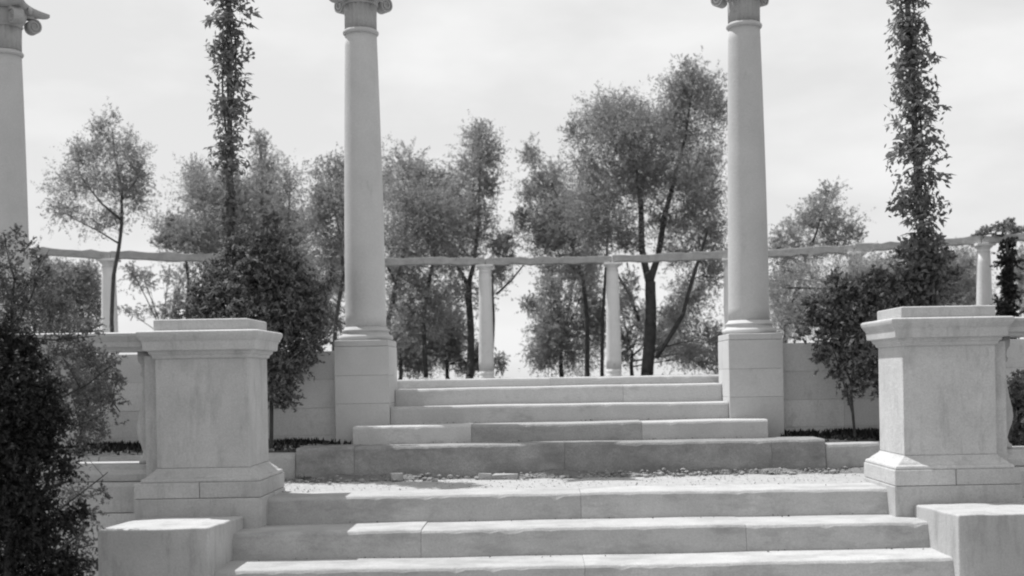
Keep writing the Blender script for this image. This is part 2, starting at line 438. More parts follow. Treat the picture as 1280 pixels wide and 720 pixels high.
def tall_column(loc, label):
    t = thing('stone_column', label, 'column', loc, 'tall stone columns of the garden colonnade')
    X, Y, Z = loc
    ped = MB().box(X-.1875, X+.1875, Y-.25, Y+.25, Z-.26, Z+.15).build('pedestal', M['column'], t, bevel=.002)
    MB().box(X-.1875, X+.1875, Y-.25, Y+.25, Z+.151, Z+.3455).build('course_stone', M['column'], ped, bevel=.002)
    MB().box(X-.1885, X+.1885, Y-.251, Y+.251, Z+.3465, Z+.5465).build('course_stone', M['column'], ped, bevel=.002)
    MB().box(X-.1875, X+.1875, Y-.25, Y+.25, Z+.5475, Z+.592).build('course_stone', M['column'], ped, bevel=.006)
    tor = [(.170,.592)] + [(.172+.021*math.cos(a), .612+.020*math.sin(a)) for a in [-1.4+.28*i for i in range(11)]] + [(.168,.634),(.163,.645),(.160,.652),(.163,.656)] + [(.162+.008*math.cos(a), .664+.008*math.sin(a)) for a in (-1,-.4,.2,.8,1.4)] + [(.156,.676),(.148,.69)]
    MB().lathe([(r, z+Z) for r, z in tor], X, Y, 40).build('base', M['column'], t, smooth=True)
    sh = []
    for i in range(25):
        u = i/24; sh.append((.1445 - .006*u - .026*u**1.9, Z+.688+u*2.085))
    MB().lathe(sh, X, Y, 48).build('shaft', M['column'], t, smooth=True)
    zr = Z+2.773
    MB().lathe([(.1125,zr-.004),(.124,zr+.002),(.1275,zr+.010),(.1275,zr+.018),(.122,zr+.026),(.113,zr+.032)], X, Y, 40).build('neck_ring', M['column'], t, smooth=True)
    MB().lathe([(.1145,zr+.030),(.1150,zr+.12),(.1175,zr+.21)], X, Y, 80, flute=(20,.009)).build('fluted_neck', M['capital'], t, smooth=True)
    zc = zr+.205
    cap = MB().lathe([(.118,zc),(.128,zc+.012),(.118,zc+.024),(.135,zc+.045),(.150,zc+.075),(.152,zc+.105),(.140,zc+.135)], X, Y, 40).build('capital', M['capital'], t, smooth=True)
    for q in range(4):
        mv = MB(); volute(mv, math.pi/4+q*math.pi/2, 0); mv.v = [(x+X, y+Y, z+zc+.045) for x, y, z in mv.v]
        mv.build('volute', M['capital'], cap)
    for q in range(4):                                                       # rosette in the middle of each abacus side
        a = q*math.pi/2; ro = MB()
        ro.lathe([(.002,-.012),(.026,-.010),(.030,.004),(.018,.014),(.004,.018)], 0, 0, 14, flute=(6,.006))
        c_, s_ = math.cos(a), math.sin(a)
        ro.v = [(X+c_*(.186+z)-s_*x, Y+s_*(.186+z)+c_*x, zc+.128+y) for x, y, z in ro.v]
        ro.build('rosette', M['capital'], cap, smooth=True)
    ab = MB(); n = 9
    for o, z in ((-.04,zc+.122),(-.016,zc+.132),(-.004,zc+.148),(-.004,zc+.170)):
        ring = []
        for q in range(4):
            a = q*math.pi/2
            for i in range(n-1):
                u = -1+2*(i+.0)/(n-1); px, py = .185 + o + .062*u*u, u*(.247+o)
                ring.append((X+math.cos(a)*px-math.sin(a)*py, Y+math.sin(a)*px+math.cos(a)*py, z))
        ab.v += ring
    k = 4*(n-1)
    ab.f.append(tuple(range(k-1,-1,-1))); ab.f.append(tuple(range(3*k, 4*k)))
    for r in range(3):
        for i in range(k): ab.f.append((r*k+i, r*k+(i+1)%k, (r+1)*k+(i+1)%k, (r+1)*k+i))
    ab.build('abacus', M['capital'], cap, bevel=.003)
    return t
c0 = tall_column((-1.212, 8.80, .338), 'tall pale stone column left of the upper steps, fluted neck under its capital')
c1 = copy_tree(c0); c1.location = (1.522, 8.80, .338)
c1['label'] = 'tall pale stone column right of the upper steps, with a sunlit left side to its pedestal'
c2 = copy_tree(c0); c2.location = (-3.915, 9.19, .338)
c2['label'] = 'stone column at the far left edge rising behind the dark bush, scrolled capital in view'

# ------------------------------------------------------------------ piers and balustrades
def pier(mirror, label):
    """built for the right-hand side (inner face at x = 1.955) and mirrored about x = .215"""
    fx = (lambda x: x) if not mirror else (lambda x: .43 - x)
    def bx(x0, x1, *r): a, b = sorted((fx(x0), fx(x1))); return MB().box(a, b, *r)
    def lr(x0, x1, y0, y1, prof): a, b = sorted((fx(x0), fx(x1))); return MB().loft_rect(a, b, y0, y1, prof)
    t = thing('stone_pier', label, 'pier', (fx(2.29), 7.08, -.2), 'panelled stone piers at the head of the lower steps')
    # footing and plinth of two stones
    bx(1.952, 2.653, 6.760, 7.412, -.30, .0195).build('footing', M['pier'], t, bevel=.005)
    pl = bx(1.955, 2.2885, 6.763, 7.41, .022, .108).build('plinth', M['pier'], t, bevel=.004)
    bx(2.2915, 2.65, 6.7645, 7.41, .022, .108).build('plinth_stone', M['pier'], pl, bevel=.004)
    # moulded foot between plinth and die
    lr(2.03, 2.545, 6.84, 7.33, [(.068,.109),(.070,.118),(.066,.128),(.050,.134),(.040,.146),(.022,.160),(.008,.172),(0,.182)]).build('base_moulding', M['pier'], t, bevel=.002)
    die = lr(2.03, 2.545, 6.84, 7.33, [(0,.182),(0,.79)]).build('die', M['pier'], t, bevel=.006)
    # set-back half pilaster that takes the rail
    bx(2.547, 2.625, 6.90, 7.27, .1095, .81).build('pilaster', M['pier'], t, bevel=.005)
    lr(2.03, 2.545, 6.84, 7.33, [(.0,.788),(.012,.795),(.014,.808),(.028,.818),(.030,.832),(.052,.836),(.056,.876),(.058,.886),(.066,.896),(.076,.914),(.080,.928),(.080,.938),(.070,.944),(.02,.947)]).build('cornice', M['pier'], t, bevel=.003)
    lr(2.03, 2.555, 6.85, 7.34, [(0,.945),(0,1.004),(-.004,1.010)]).build('cap_block', M['pier'], t, bevel=.006)
    return t
pier(False, 'moulded stone pier on the right with its left side in full sun')
pier(True, 'moulded stone pier on the left beside the dark bush, its faces in even shade')

BAL = [(.052,.20),(.052,.222),(.040,.228),(.034,.240),(.030,.262),(.040,.30),(.056,.345),(.063,.385),(.058,.43),(.044,.49),(.033,.56),(.027,.63),(.026,.69),(.036,.70),(.040,.712),(.034,.722),(.030,.74),(.036,.765),(.050,.785),(.052,.80),(.052,.8375)]
def balustrade(mirror, label):
    fx = (lambda x: x) if not mirror else (lambda x: .43 - x)
    t = thing('balustrade', label, 'balustrade', (fx(3.2), 7.1, 0), 'stone balustrades beside the piers')
    def run(x0, x1, prof):
        """profile (y, z) swept along x"""
        a, b = sorted((fx(x0), fx(x1))); n = len(prof)
        mb = MB(); n2 = 12
        for i in range(n2+1):
            x = a+(b-a)*i/n2
            mb.v += [(x, y, z+.0015*math.sin(x*4)) for y, z in prof]
        for i in range(n2):
            for k in range(n): p = i*n+k; q = i*n+(k+1)%n; mb.f.append((p, q, q+n, p+n))
        mb.f += [tuple(range(n)), tuple(range(n2*n+n-1, n2*n-1, -1))]
        return mb
    rail = [(7.26,.8385),(6.90,.8385),(6.895,.858),(6.872,.862),(6.868,.888),(6.856,.902),(6.838,.922),(6.835,.936),(6.85,.943),(7.32,.943),(7.32,.92),(7.29,.90),(7.27,.862)]
    run(2.628, 4.3, rail).build('rail', M['pier'], t, bevel=.002)
    low_ = [(7.30,.110),(6.92,.110),(6.915,.150),(6.93,.160),(6.945,.172),(6.945,.196),(6.955,.1995),(7.26,.1995),(7.27,.19),(7.27,.16),(7.30,.15)]
    run(2.628, 4.3, low_).build('lower_rail', M['pier'], t, bevel=.002)
    run(2.654, 4.3, [(7.34,-.06),(6.865,-.06),(6.860,.085),(6.866,.106),(7.34,.106)]).build('plinth_course', M['pier'], t, bevel=.003)
    proto = None
    for i, x in enumerate([2.668, 3.13, 3.55, 3.97]):
        if proto is None:
            proto = MB().lathe(BAL, fx(x), 7.09, 24).build('baluster', M['pier'], t, smooth=True)
        else:
            c = proto.copy(); COL.objects.link(c); c.location.x = fx(x) - fx(2.668)
    return t
balustrade(False, 'stone balustrade running off to the right of the sunlit pier')
balustrade(True, 'stone balustrade left of the shaded pier, partly hidden by the dark bush')
# retaining walls that carry them
for mir, lab in ((False, 'low retaining wall under the right balustrade'), (True, 'rough low retaining wall behind the dark bush, under the left balustrade')):
    fx = (lambda x: x) if not mir else (lambda x: .43 - x)
    t = thing('retaining_wall', lab, 'wall', (fx(3.2), 7.0, -.84))
    a, b = sorted((fx(2.656), fx(4.6)))
    ashlar(t, a, b, 6.83, 7.36, [(-.86,-.58),(-.58,-.32),(-.32,-.063)], .5, 21+int(mir), M['wall'])

# square blocks that close the ends of the lower flight
def block(x0, x1, label, seed):
    t = thing('end_block', label, 'stone block', ((x0+x1)/2, 6.4, -.84))
    rng = random.Random(seed); mb = MB(); n = 7
    vs = []
    for j in range(n+1):
        for i in range(n+1):
            u, w = i/n, j/n
            dome = .010*math.sin(math.pi*u)*math.sin(math.pi*w)
            vs.append((x0+(x1-x0)*u, 6.04+(6.757-6.04)*w, -.056 - .022*w + dome + rng.uniform(-.0025, .0025)))
    fs = [(j*(n+1)+i, j*(n+1)+i+1, (j+1)*(n+1)+i+1, (j+1)*(n+1)+i) for j in range(n) for i in range(n)]
    border = [i for i in range(n)] + [j*(n+1)+n for j in range(n)] + [n*(n+1)+n-i for i in range(n)] + [(n-j)*(n+1) for j in range(n)]
    base = len(vs)
    for b in border: vs.append((vs[b][0], vs[b][1], -.86))
    k = len(border)
    for i in range(k): fs.append((border[(i+1)%k], border[i], base+i, base+(i+1)%k))
    fs.append(tuple(base+i for i in range(k)))
    mb.add(vs, fs).build('block_body', M['block'], t, bevel=.010, seg=3)
block(-2.166, -1.620, 'plain square stone block at the left end of the lower steps', 4)
block(2.052, 2.74, 'plain square stone block with a sunlit side at the right end of the lower steps', 8)

# ------------------------------------------------------------------ rubble, gravel and weeds on the landing
def pebble(rng, c, r):
    bm = bmesh.new(); bmesh.ops.create_icosphere(bm, subdivisions=1, radius=1)
    sx, sy, sz = r*rng.uniform(.8,1.5), r*rng.uniform(.7,1.2), r*rng.uniform(.4,.8); a = rng.uniform(0, 6.28)
    vs = []
    for v in bm.verts:
        k = rng.uniform(.8, 1.15); x, y, z = v.co.x*sx*k, v.co.y*sy*k, v.co.z*sz*k
        vs.append((c[0]+x*math.cos(a)-y*math.sin(a), c[1]+x*math.sin(a)+y*math.cos(a), c[2]+z))
    fs = [tuple(v.index for v in f.verts) for f in bm.faces]; bm.free()
    return vs, fs
rng = random.Random(77)
mb = MB()
for i in range(700):
    x = rng.uniform(-1.65, 2.0); y = rng.uniform(7.27, 7.96)
    mb.add(*pebble(rng, (x, y, .000+.035*min(y-7.24, .4)), rng.uniform(.0022, .0055)))
g = mb.build('loose_gravel', M['chips']); g['kind'] = 'stuff'; g['label'] = 'fine pale gravel scattered over the landing between the two flights'
mb = MB()
for i in range(520):
    x = rng.uniform(-1.6, 2.0); y = 7.955 - abs(rng.gauss(0, .08))
    if .1 < math.sin(x*3.7)*.5+.5 or rng.random() < .3:
        mb.add(*pebble(rng, (x, y, .016+.03*rng.random()*max(0, 1-(7.955-y)/.08)), rng.uniform(.004, .024)*(1 if rng.random() < .5 else .6)))
g = mb.build('rubble', M['rubble']); g['kind'] = 'stuff'; g['label'] = 'broken stone bits and dirt along the foot of the upper steps'
for x, w, h, lab in ((-.335, .085, .026, 'flat broken stone slip at the foot of the upper steps, left of the middle'),
                     (-.21, .16, .020, 'longest flat stone slip lying at the foot of the upper steps'),
                     (-.90, .075, .040, 'pale broken stone under the left end of the upper steps')):
    t = thing('loose_stone', lab, 'stone', (x, 7.86, .01))
    bmv = MB().box(x-w/2, x+w/2, 7.82, 7.885, .006, .020+h)
    r2 = random.Random(int(x*1000)); bmv.v = [(a+r2.uniform(-.012,.012), b+r2.uniform(-.01,.01), c+r2.uniform(-.006,.006)) for a, b, c in bmv.v]
    bmv.build('stone_body', M['kerb'], t, bevel=.005)

def blades(name, n, sampler, h, w, seed, m, label):
    r = np.random.default_rng(seed)
    base = np.array([sampler(r) for _ in range(n)])
    ang = r.uniform(0, 6.28, n); hh = h*r.uniform(.4, 1.2, n); lean = r.normal(0, .45, (n, 2))
    d = np.stack([np.cos(ang), np.sin(ang), np.zeros(n)], 1)*(w*r.uniform(.5, 1.2, n))[:, None]
    tip = base + np.stack([lean[:,0]*hh, lean[:,1]*hh, hh], 1)
    V = np.stack([base-d, base+d, tip], 1)
    o = quads_obj(name, V, m, None, 3); o['label'] = label
    return o
blades('dry_grass', 900, lambda r: (r.uniform(-1.6, 2.0), 7.93-abs(r.normal(0, .05)), .01), .04, .0016, 4, M['grass'], 'dry weeds along the foot of the upper steps')
def litter(r):
    k = r.integers(0, 5)
    if k == 0: return (r.uniform(-1.5, 1.9), r.uniform(6.97, 7.9), .012)
    yb, z = ((6.88, -.141), (6.47, -.279), (8.27, .223), (8.57, .343))[k-1]
    return (r.uniform(-1.2 if k > 2 else -1.55, 1.5 if k > 2 else 2.0), yb - abs(r.normal(0, .05)), z+.002)
blades('leaf_litter', 170, litter, .007, .008, 14, M['soil'], 'dry leaf bits and dirt lying on the treads')
def bed(r):
    x = r.uniform(-5.5, -1.45) if r.random() < .5 else r.uniform(1.75, 5.2)
    while r.random() > .5+.3*math.sin(x*6.1)+.3*math.sin(x*14.3+1): x += r.uniform(-.15, .15)
    y = 8.64 - abs(r.normal(0, .15)); return (x, max(8.12, y), .165+.1*(y-8.05))
blades('ground_cover', 9000, bed, .038, .013, 8, M['leaf_bush'], 'dark low ground cover growing along the foot of the garden walls')

# ------------------------------------------------------------------ rear pergola: curved row of columns under a rough beam
RC = (.21, 11.15); RR = 12.95
def arc(deg, r=RR): a = math.radians(deg); return (RC[0]+r*math.sin(a), RC[1]+r*math.cos(a))
def rear_column(deg, label):
    x, y = arc(deg)
    t = thing('rear_column', label, 'column', (x, y, .62), 'slender white columns of the curved pergola')
    prof = [(.148 - .032*(i/10)**1.6, .76 + i/10*1.93) for i in range(11)]
    MB().lathe([(.155,.60),(.155,.64),(.150,.652),(.142,.66),(.149,.70),(.148,.765)], x, y, 20).build('base', M['rear'], t, smooth=True)
    MB().lathe(prof, x, y, 24).build('shaft', M['rear'], t, smooth=True)
    MB().lathe([(.108,2.685),(.122,2.69),(.122,2.70),(.108,2.71),(.112,2.74),(.15,2.765),(.152,2.785),(.13,2.79)], x, y, 20).build('capital', M['rear'], t, smooth=True)
    MB().box(x-.165, x+.165, y-.165, y+.165, 2.788, 2.832).build('abacus', M['rear'], t, bevel=.006)
    return t
degs = [-36.3, -26.0, -15.7, -5.25, 5.75, 15.8, 26.2, 36.2]
labs = ['slender pergola column at the far left, left of the shaded pier', 'slender pergola column hidden behind the left vine and shrub', 'slender pergola column right behind the tall left column',
        'slender white pergola column left of the bright gap between the trees', 'slender white pergola column right of centre, in front of the biggest tree', 'slender pergola column right behind the tall right column',
        'slender pergola column behind the shrub with a bare stem', 'slender pergola column at the far right beside a dark hanging creeper']
r0 = rear_column(degs[3], labs[3])
for d, l in zip(degs, labs):
    if d == degs[3]: continue
    c = copy_tree(r0); x, y = arc(d); c.location = (x, y, .62); c['label'] = l
pb = thing('pergola_beam', 'long rough beam curving across the tops of the slender rear columns', 'beam', (RC[0], RC[1]+RR, 2.84))
def beam_seg(d0, d1, z0, z1, rr, hw, name, seed):
    mb = MB(); n = 14; r = random.Random(seed)
    for i in range(n+1):
        d = d0+(d1-d0)*i/n; a, b = arc(d, rr-hw), arc(d, rr+hw); w = r.uniform(-.018, .018); w2 = r.uniform(-.018, .018)
        mb.v += [(a[0], a[1], z0+w), (b[0], b[1], z0+w), (b[0], b[1], z1+w2), (a[0], a[1], z1+w2)]
    for i in range(n):
        for k in range(4): p = 4*i+k; q = 4*i+(k+1)%4; mb.f.append((p, q, q+4, p+4))
    mb.f += [(0,1,2,3), (4*n+3,4*n+2,4*n+1,4*n)]
    mb.build(name, M['beam'], pb, bevel=.01)
edges = [-46.5] + degs + [46.5]
for i in range(len(edges)-1):
    beam_seg(edges[i]+.03, edges[i+1]-.03, 2.836, 2.965+.012*(i % 2), RR, .11, 'beam_length', 90+i)
rg = np.random.default_rng(12)

# ------------------------------------------------------------------ trees, shrubs
def leaf_quads(r, C, l, w, droop=0.0):
    n = len(C)
    d = r.normal(0, 1, (n, 3)); d[:, 2] -= droop*1.4; d /= np.linalg.norm(d, axis=1)[:, None]
    s = np.cross(d, r.normal(0, 1, (n, 3))); s /= np.linalg.norm(s, axis=1)[:, None] + 1e-9
    L = (l*r.uniform(.6, 1.3, n))[:, None]; Wd = (w*r.uniform(.6, 1.3, n))[:, None]
    return np.stack([C-d*L/2, C+s*Wd/2-d*L*.08, C+d*L/2, C-s*Wd/2-d*L*.08], 1)
def plant(name, label, cat, base, limbs, lobes, n_leaves, leaf, seed, leaf_m, group=None, droop=.3, clump=(5, 10), spread=.42, depth=1.25, trunk_name='trunk', crown_name='crown', strand=0.0, up=.35, spray=.75, twigs=3, bark='bark'):
    """limbs: polylines of (x, z, radius[, dy]); lobes: (x, z, rx, rz[, dy]); all in the vertical plane y = base y, given real depth"""
    r = np.random.default_rng(seed); rr = random.Random(seed)
    bx, by, bz = base
    t = thing(name, label, cat, base, group)
    tk = MB(); nodes = []
    for limb in limbs:
        P = []; R = []
        ph = rr.uniform(0, 6)
        for k in range(len(limb)-1):
            a, b = limb[k], limb[k+1]
            for j in range(4):
                u = j/4; x = a[0]+(b[0]-a[0])*u; z = a[1]+(b[1]-a[1])*u; dy = (a[3] if len(a) > 3 else 0)*(1-u) + (b[3] if len(b) > 3 else 0)*u
                q = (k+u)/(len(limb)-1)
                wv = .35*(a[2]*(1-u)+b[2]*u)
                P.append((x+wv*math.sin(7*q+ph), by+dy+wv*math.cos(6*q+ph), z)); R.append(a[2]*(1-u)+b[2]*u)
        e = limb[-1]; P.append((e[0], by+(e[3] if len(e) > 3 else 0), e[1])); R.append(e[2])
        tk.tube(P, R, 8 if limb[0][2] > .04 else 6)
        nodes += [(Vector(p), q) for p, q in zip(P, R)]
    C = []; wts = np.array([max(1e-3, (lb[2]*lb[3])) for lb in lobes]); wts = wts/wts.sum()
    for lb, wt in zip(lobes, wts):
        x, z, rx, rz = lb[:4]; dy = lb[4] if len(lb) > 4 else rr.uniform(-.5, .5)*(rx+rz)
        ry = depth*.5*(rx+rz)
        c = Vector((x, by+dy, z))
        # limb from the nearest lower branch node to the lobe
        best = min(nodes, key=lambda q: (q[0]-c).length + (1.2*max(0, q[0].z-(c.z-rz*.2))))
        m_ = best[0].lerp(c, .55) + Vector((rr.uniform(-.1,.1)*rx, rr.uniform(-.2,.2)*ry, .12*rz))
        r0_ = min(best[1]*.6, .008*(c-best[0]).length+.004*(rx+rz)+.002)
        tk.tube([best[0], m_, c], [r0_, r0_*.7, r0_*.4], 5)
        k = rr.randint(*clump); sub = []
        for i in range(k):
            d = Vector((rr.gauss(0,1), rr.gauss(0,1), rr.gauss(0,1))).normalized()*rr.random()**.42
            p = c + Vector((d.x*rx, d.y*ry, d.z*rz)); sub.append(p)
            src = c if rr.random() < .6 else m_
            mid = src.lerp(p, .55) + Vector((0, 0, .08*rz))
            tk.tube([src, mid, p], [r0_*.45, r0_*.3, r0_*.12], 3)
            for _ in range(twigs):
                w_ = mid.lerp(p, rr.random()); e_ = w_ + Vector((rr.gauss(0,.35)*rx, rr.gauss(0,.35)*ry, (.25+.3*rr.random())*rz))
                tk.tube([w_, e_], [r0_*.2, r0_*.07], 3)
        nl = int(n_leaves*wt); per = r.multinomial(nl, r.dirichlet(np.full(k, 3.0)))
        for p, q in zip(sub, per):
            if q < 4: continue
            ns = max(2, q//16); sz = np.array([rx, ry, rz])
            pv = np.array(p); cv = np.array(c)
            o = cv + (pv-cv)*r.uniform(.15, 1.05, ns)[:, None] + r.normal(0, 1, (ns, 3))*sz*spread*rr.uniform(.35, .8)
            # feathery sprays: outward and up, their tips falling over
            d = (o-cv)/(np.linalg.norm(o-cv, axis=1)[:, None]+1e-6)*.7 + r.normal(0, .55, (ns, 3)) + np.array([0, 0, up])
            d /= np.linalg.norm(d, axis=1)[:, None]
            ln = spray*math.sqrt(rx*rz)*r.uniform(.45, 1.35, ns)
            k_ = np.repeat(np.arange(ns), 16)[:q]; v = r.random(len(k_))**.8
            pts = o[k_] + d[k_]*(ln[k_]*v)[:, None] + r.normal(0, .055, (len(k_), 3))*ln[k_][:, None]*(1.15-.5*v)[:, None]
            pts[:, 2] -= (.25+strand)*ln[k_]*v*v
            C.append(pts)
    C = np.concatenate(C)
    tk.build(trunk_name, M[bark], t, smooth=True)
    quads_obj(crown_name, leaf_quads(r, C, leaf[0], leaf[1], droop), M[leaf_m], t)
    return t

plant('feathery_tree', 'slender airy tree at the left whose bare trunk crosses in front of the beam', 'tree', (-6.698, 19.5, 0.62),
    [[(-6.698, 0.57, 0.0367), (-6.698, 1.658, 0.0319), (-6.647, 2.352, 0.0319), (-6.577, 2.794, 0.0296), (-6.518, 3.273, 0.0273)], [(-6.518, 3.235, 0.0228), (-6.817, 3.494, 0.0159), (-7.065, 3.789, 0.0114), (-7.2, 4.044, 0.0068)], [(-6.518, 3.273, 0.025), (-6.497, 3.741, 0.0182), (-6.614, 4.249, 0.0137), (-6.645, 4.692, 0.0068)], [(-6.5, 3.551, 0.0182), (-6.28, 3.864, 0.0137), (-6.173, 4.178, 0.0068)], [(-6.55, 2.857, 0.0159), (-6.863, 3.052, 0.0114), (-7.302, 3.287, 0.0059)]],
    [(-6.646, 4.629, 0.19, 0.228), (-6.93, 4.255, 0.304, 0.253), (-6.337, 4.181, 0.253, 0.329), (-7.229, 3.792, 0.304, 0.304), (-6.699, 3.745, 0.329, 0.304), (-7.402, 3.339, 0.253, 0.177), (-6.284, 3.611, 0.202, 0.278), (-6.898, 3.204, 0.304, 0.177), (-7.159, 4.195, 0.126, 0.228), (-6.178, 3.9, 0.126, 0.253)],
    33320, (0.043, 0.012), 3, 'leaf_tree', group='feathery trees behind the pergola', clump=(5, 9), spread=0.62, strand=0.05, spray=1.05, up=0.75)

plant('feathery_tree', 'tall narrow spire of foliage between the left vine and the tall left column', 'tree', (-5.591, 25, 0.62),
    [[(-5.591, 0.57, 0.0604), (-5.591, 0.751, 0.0525), (-5.552, 3.021, 0.0409), (-5.491, 4.641, 0.0233), (-5.525, 5.452, 0.0117)]],
    [(-5.526, 5.42, 0.162, 0.211), (-5.501, 4.998, 0.227, 0.292), (-5.461, 4.478, 0.292, 0.422), (-5.455, 3.911, 0.389, 0.454), (-5.547, 3.264, 0.551, 0.551), (-5.248, 2.772, 0.551, 0.486)],
    53900, (0.0567, 0.0162), 4, 'leaf_far', group='feathery trees behind the pergola', clump=(8, 12), spread=0.62, strand=0.05, spray=1.05, up=0.75)

plant('feathery_tree', 'bushy tree crown rising behind the left vine', 'tree', (-6.361, 24, 0.62),
    [[(-6.361, 0.57, 0.0644), (-6.361, 0.921, 0.056), (-6.326, 2.944, 0.0448), (-6.403, 3.879, 0.028), (-6.514, 4.628, 0.0112)]],
    [(-6.561, 4.629, 0.202, 0.265), (-6.366, 4.19, 0.374, 0.467), (-5.973, 4.416, 0.28, 0.436), (-5.844, 3.791, 0.374, 0.529), (-6.224, 3.409, 0.467, 0.529), (-5.733, 3.011, 0.405, 0.467)],
    49000, (0.0545, 0.0156), 5, 'leaf_tree', group='feathery trees behind the pergola', strand=0.05, spread=0.62, spray=1.05, up=0.75)

plant('feathery_tree', 'low spreading tree crown just left of the left vine, above the beam', 'tree', (-6.533, 23, 0.62),
    [[(-6.533, 0.57, 0.037), (-6.533, 1.514, 0.0322), (-6.455, 2.557, 0.0268), (-6.506, 3.08, 0.0215)]],
    [(-6.93, 3.535, 0.224, 0.164), (-6.62, 3.365, 0.328, 0.239), (-6.294, 3.226, 0.268, 0.298), (-6.906, 3.236, 0.179, 0.119)],
    15680, (0.0522, 0.0149), 6, 'leaf_tree', group='feathery trees behind the pergola', spread=0.62, spray=1.05, up=0.75, strand=0.05)

plant('feathery_tree', 'thin tree crown between the spire and the tall left column', 'tree', (-4.745, 24, 0.62),
    [[(-4.745, 0.57, 0.0515), (-4.745, 0.737, 0.0448), (-4.775, 2.605, 0.0392), (-4.79, 3.539, 0.028), (-4.745, 4.317, 0.014)]],
    [(-4.776, 4.318, 0.28, 0.405), (-4.913, 3.619, 0.405, 0.405), (-4.606, 3.381, 0.342, 0.436), (-4.492, 2.756, 0.405, 0.405), (-4.956, 2.92, 0.374, 0.467), (-4.265, 2.363, 0.311, 0.342)],
    31850, (0.0545, 0.0156), 7, 'leaf_tree', group='feathery trees behind the pergola', spread=0.62, strand=0.05, spray=1.05, up=0.75)

plant('feathery_tree', 'tree with a leaning dark stem just left of the tall left column', 'tree', (-3.651, 22, 0.62),
    [[(-3.651, 0.57, 0.0473), (-3.651, 0.718, 0.0411), (-3.548, 1.715, 0.036), (-3.406, 2.498, 0.0308), (-3.478, 3.284, 0.0205), (-3.635, 4.071, 0.0103)]],
    [(-3.69, 4.215, 0.285, 0.285), (-3.445, 4.353, 0.228, 0.314), (-3.867, 3.861, 0.228, 0.285), (-3.556, 3.685, 0.342, 0.371), (-3.848, 3.29, 0.314, 0.314), (-3.483, 2.998, 0.314, 0.342), (-3.719, 2.503, 0.257, 0.342), (-3.299, 3.709, 0.285, 0.428), (-3.18, 3.136, 0.285, 0.428)],
    39200, (0.0499, 0.0143), 8, 'leaf_tree', group='feathery trees behind the pergola', spread=0.62, strand=0.05, spray=1.05, up=0.75)

plant('feathery_tree', 'broad tree just right of the tall left column, on several thin stems', 'tree', (-3.109, 26.5, 0.62),
    [[(-3.109, 0.57, 0.0712), (-3.109, 0.673, 0.0619), (-3.157, 1.911, 0.0557), (-2.988, 2.682, 0.0495), (-2.786, 3.452, 0.0371), (-2.734, 4.482, 0.0186)], [(-2.388, 0.66, 0.0495), (-2.4, 1.898, 0.0433), (-2.247, 2.841, 0.0371), (-2.096, 3.612, 0.0247), (-2.099, 4.385, 0.0124)], [(-2.988, 2.682, 0.0309), (-3.27, 3.288, 0.0247), (-3.292, 3.976, 0.0124)]],
    [(-2.807, 5.205, 0.412, 0.344), (-2.519, 4.96, 0.378, 0.309), (-3.004, 4.745, 0.344, 0.447), (-2.32, 4.561, 0.55, 0.481), (-2.737, 4.276, 0.516, 0.55), (-2.019, 4.04, 0.55, 0.516), (-2.455, 3.704, 0.687, 0.516), (-3.058, 3.628, 0.412, 0.55), (-2.814, 2.851, 0.378, 0.516), (-2.119, 3.268, 0.481, 0.344), (-2.947, 2.08, 0.309, 0.516), (-1.902, 4.846, 0.241, 0.241), (-2.391, 2.414, 0.447, 0.516), (-2.022, 1.891, 0.344, 0.516), (-3.097, 1.395, 0.206, 0.412), (-2.661, 1.731, 0.344, 0.447)],
    83300, (0.0601, 0.0172), 9, 'leaf_tree', group='feathery trees behind the pergola', spread=0.62, strand=0.05, spray=1.05, up=0.75)

plant('feathery_tree', 'slim tree with a dark forked trunk left of the bright gap', 'tree', (-1.506, 28, 0.62),
    [[(-1.506, 0.57, 0.0978), (-1.506, 0.642, 0.085), (-1.505, 1.768, 0.0784), (-1.506, 2.713, 0.0719)], [(-1.506, 2.713, 0.0523), (-1.752, 3.189, 0.0392), (-1.998, 3.666, 0.0261), (-2.173, 4.05, 0.0131)], [(-1.506, 2.713, 0.0588), (-1.37, 3.219, 0.0458), (-1.284, 4.035, 0.0392), (-1.231, 4.942, 0.0261), (-1.181, 5.758, 0.0131)], [(-0.892, 2.521, 0.0261), (-0.523, 2.841, 0.0229), (-0.245, 3.199, 0.0131)], [(-1.034, 0.634, 0.0327), (-0.957, 1.94, 0.0261), (-0.956, 3.03, 0.0196)]],
    [(-1.193, 6.085, 0.327, 0.309), (-1.129, 5.63, 0.399, 0.399), (-1.391, 5.181, 0.399, 0.363), (-1.619, 4.567, 0.472, 0.436), (-1.105, 4.885, 0.254, 0.363), (-1.411, 4.037, 0.363, 0.436), (-1.869, 3.773, 0.472, 0.399), (-0.834, 3.754, 0.327, 0.291), (-0.659, 3.424, 0.254, 0.254), (-1.75, 3.316, 0.472, 0.327), (-0.847, 3.028, 0.254, 0.363), (-1.835, 2.591, 0.327, 0.436), (-1.183, 2.489, 0.182, 0.399)],
    53900, (0.0636, 0.0182), 10, 'leaf_tree', group='feathery trees behind the pergola', spread=0.62, strand=0.05, spray=1.05, up=0.75)

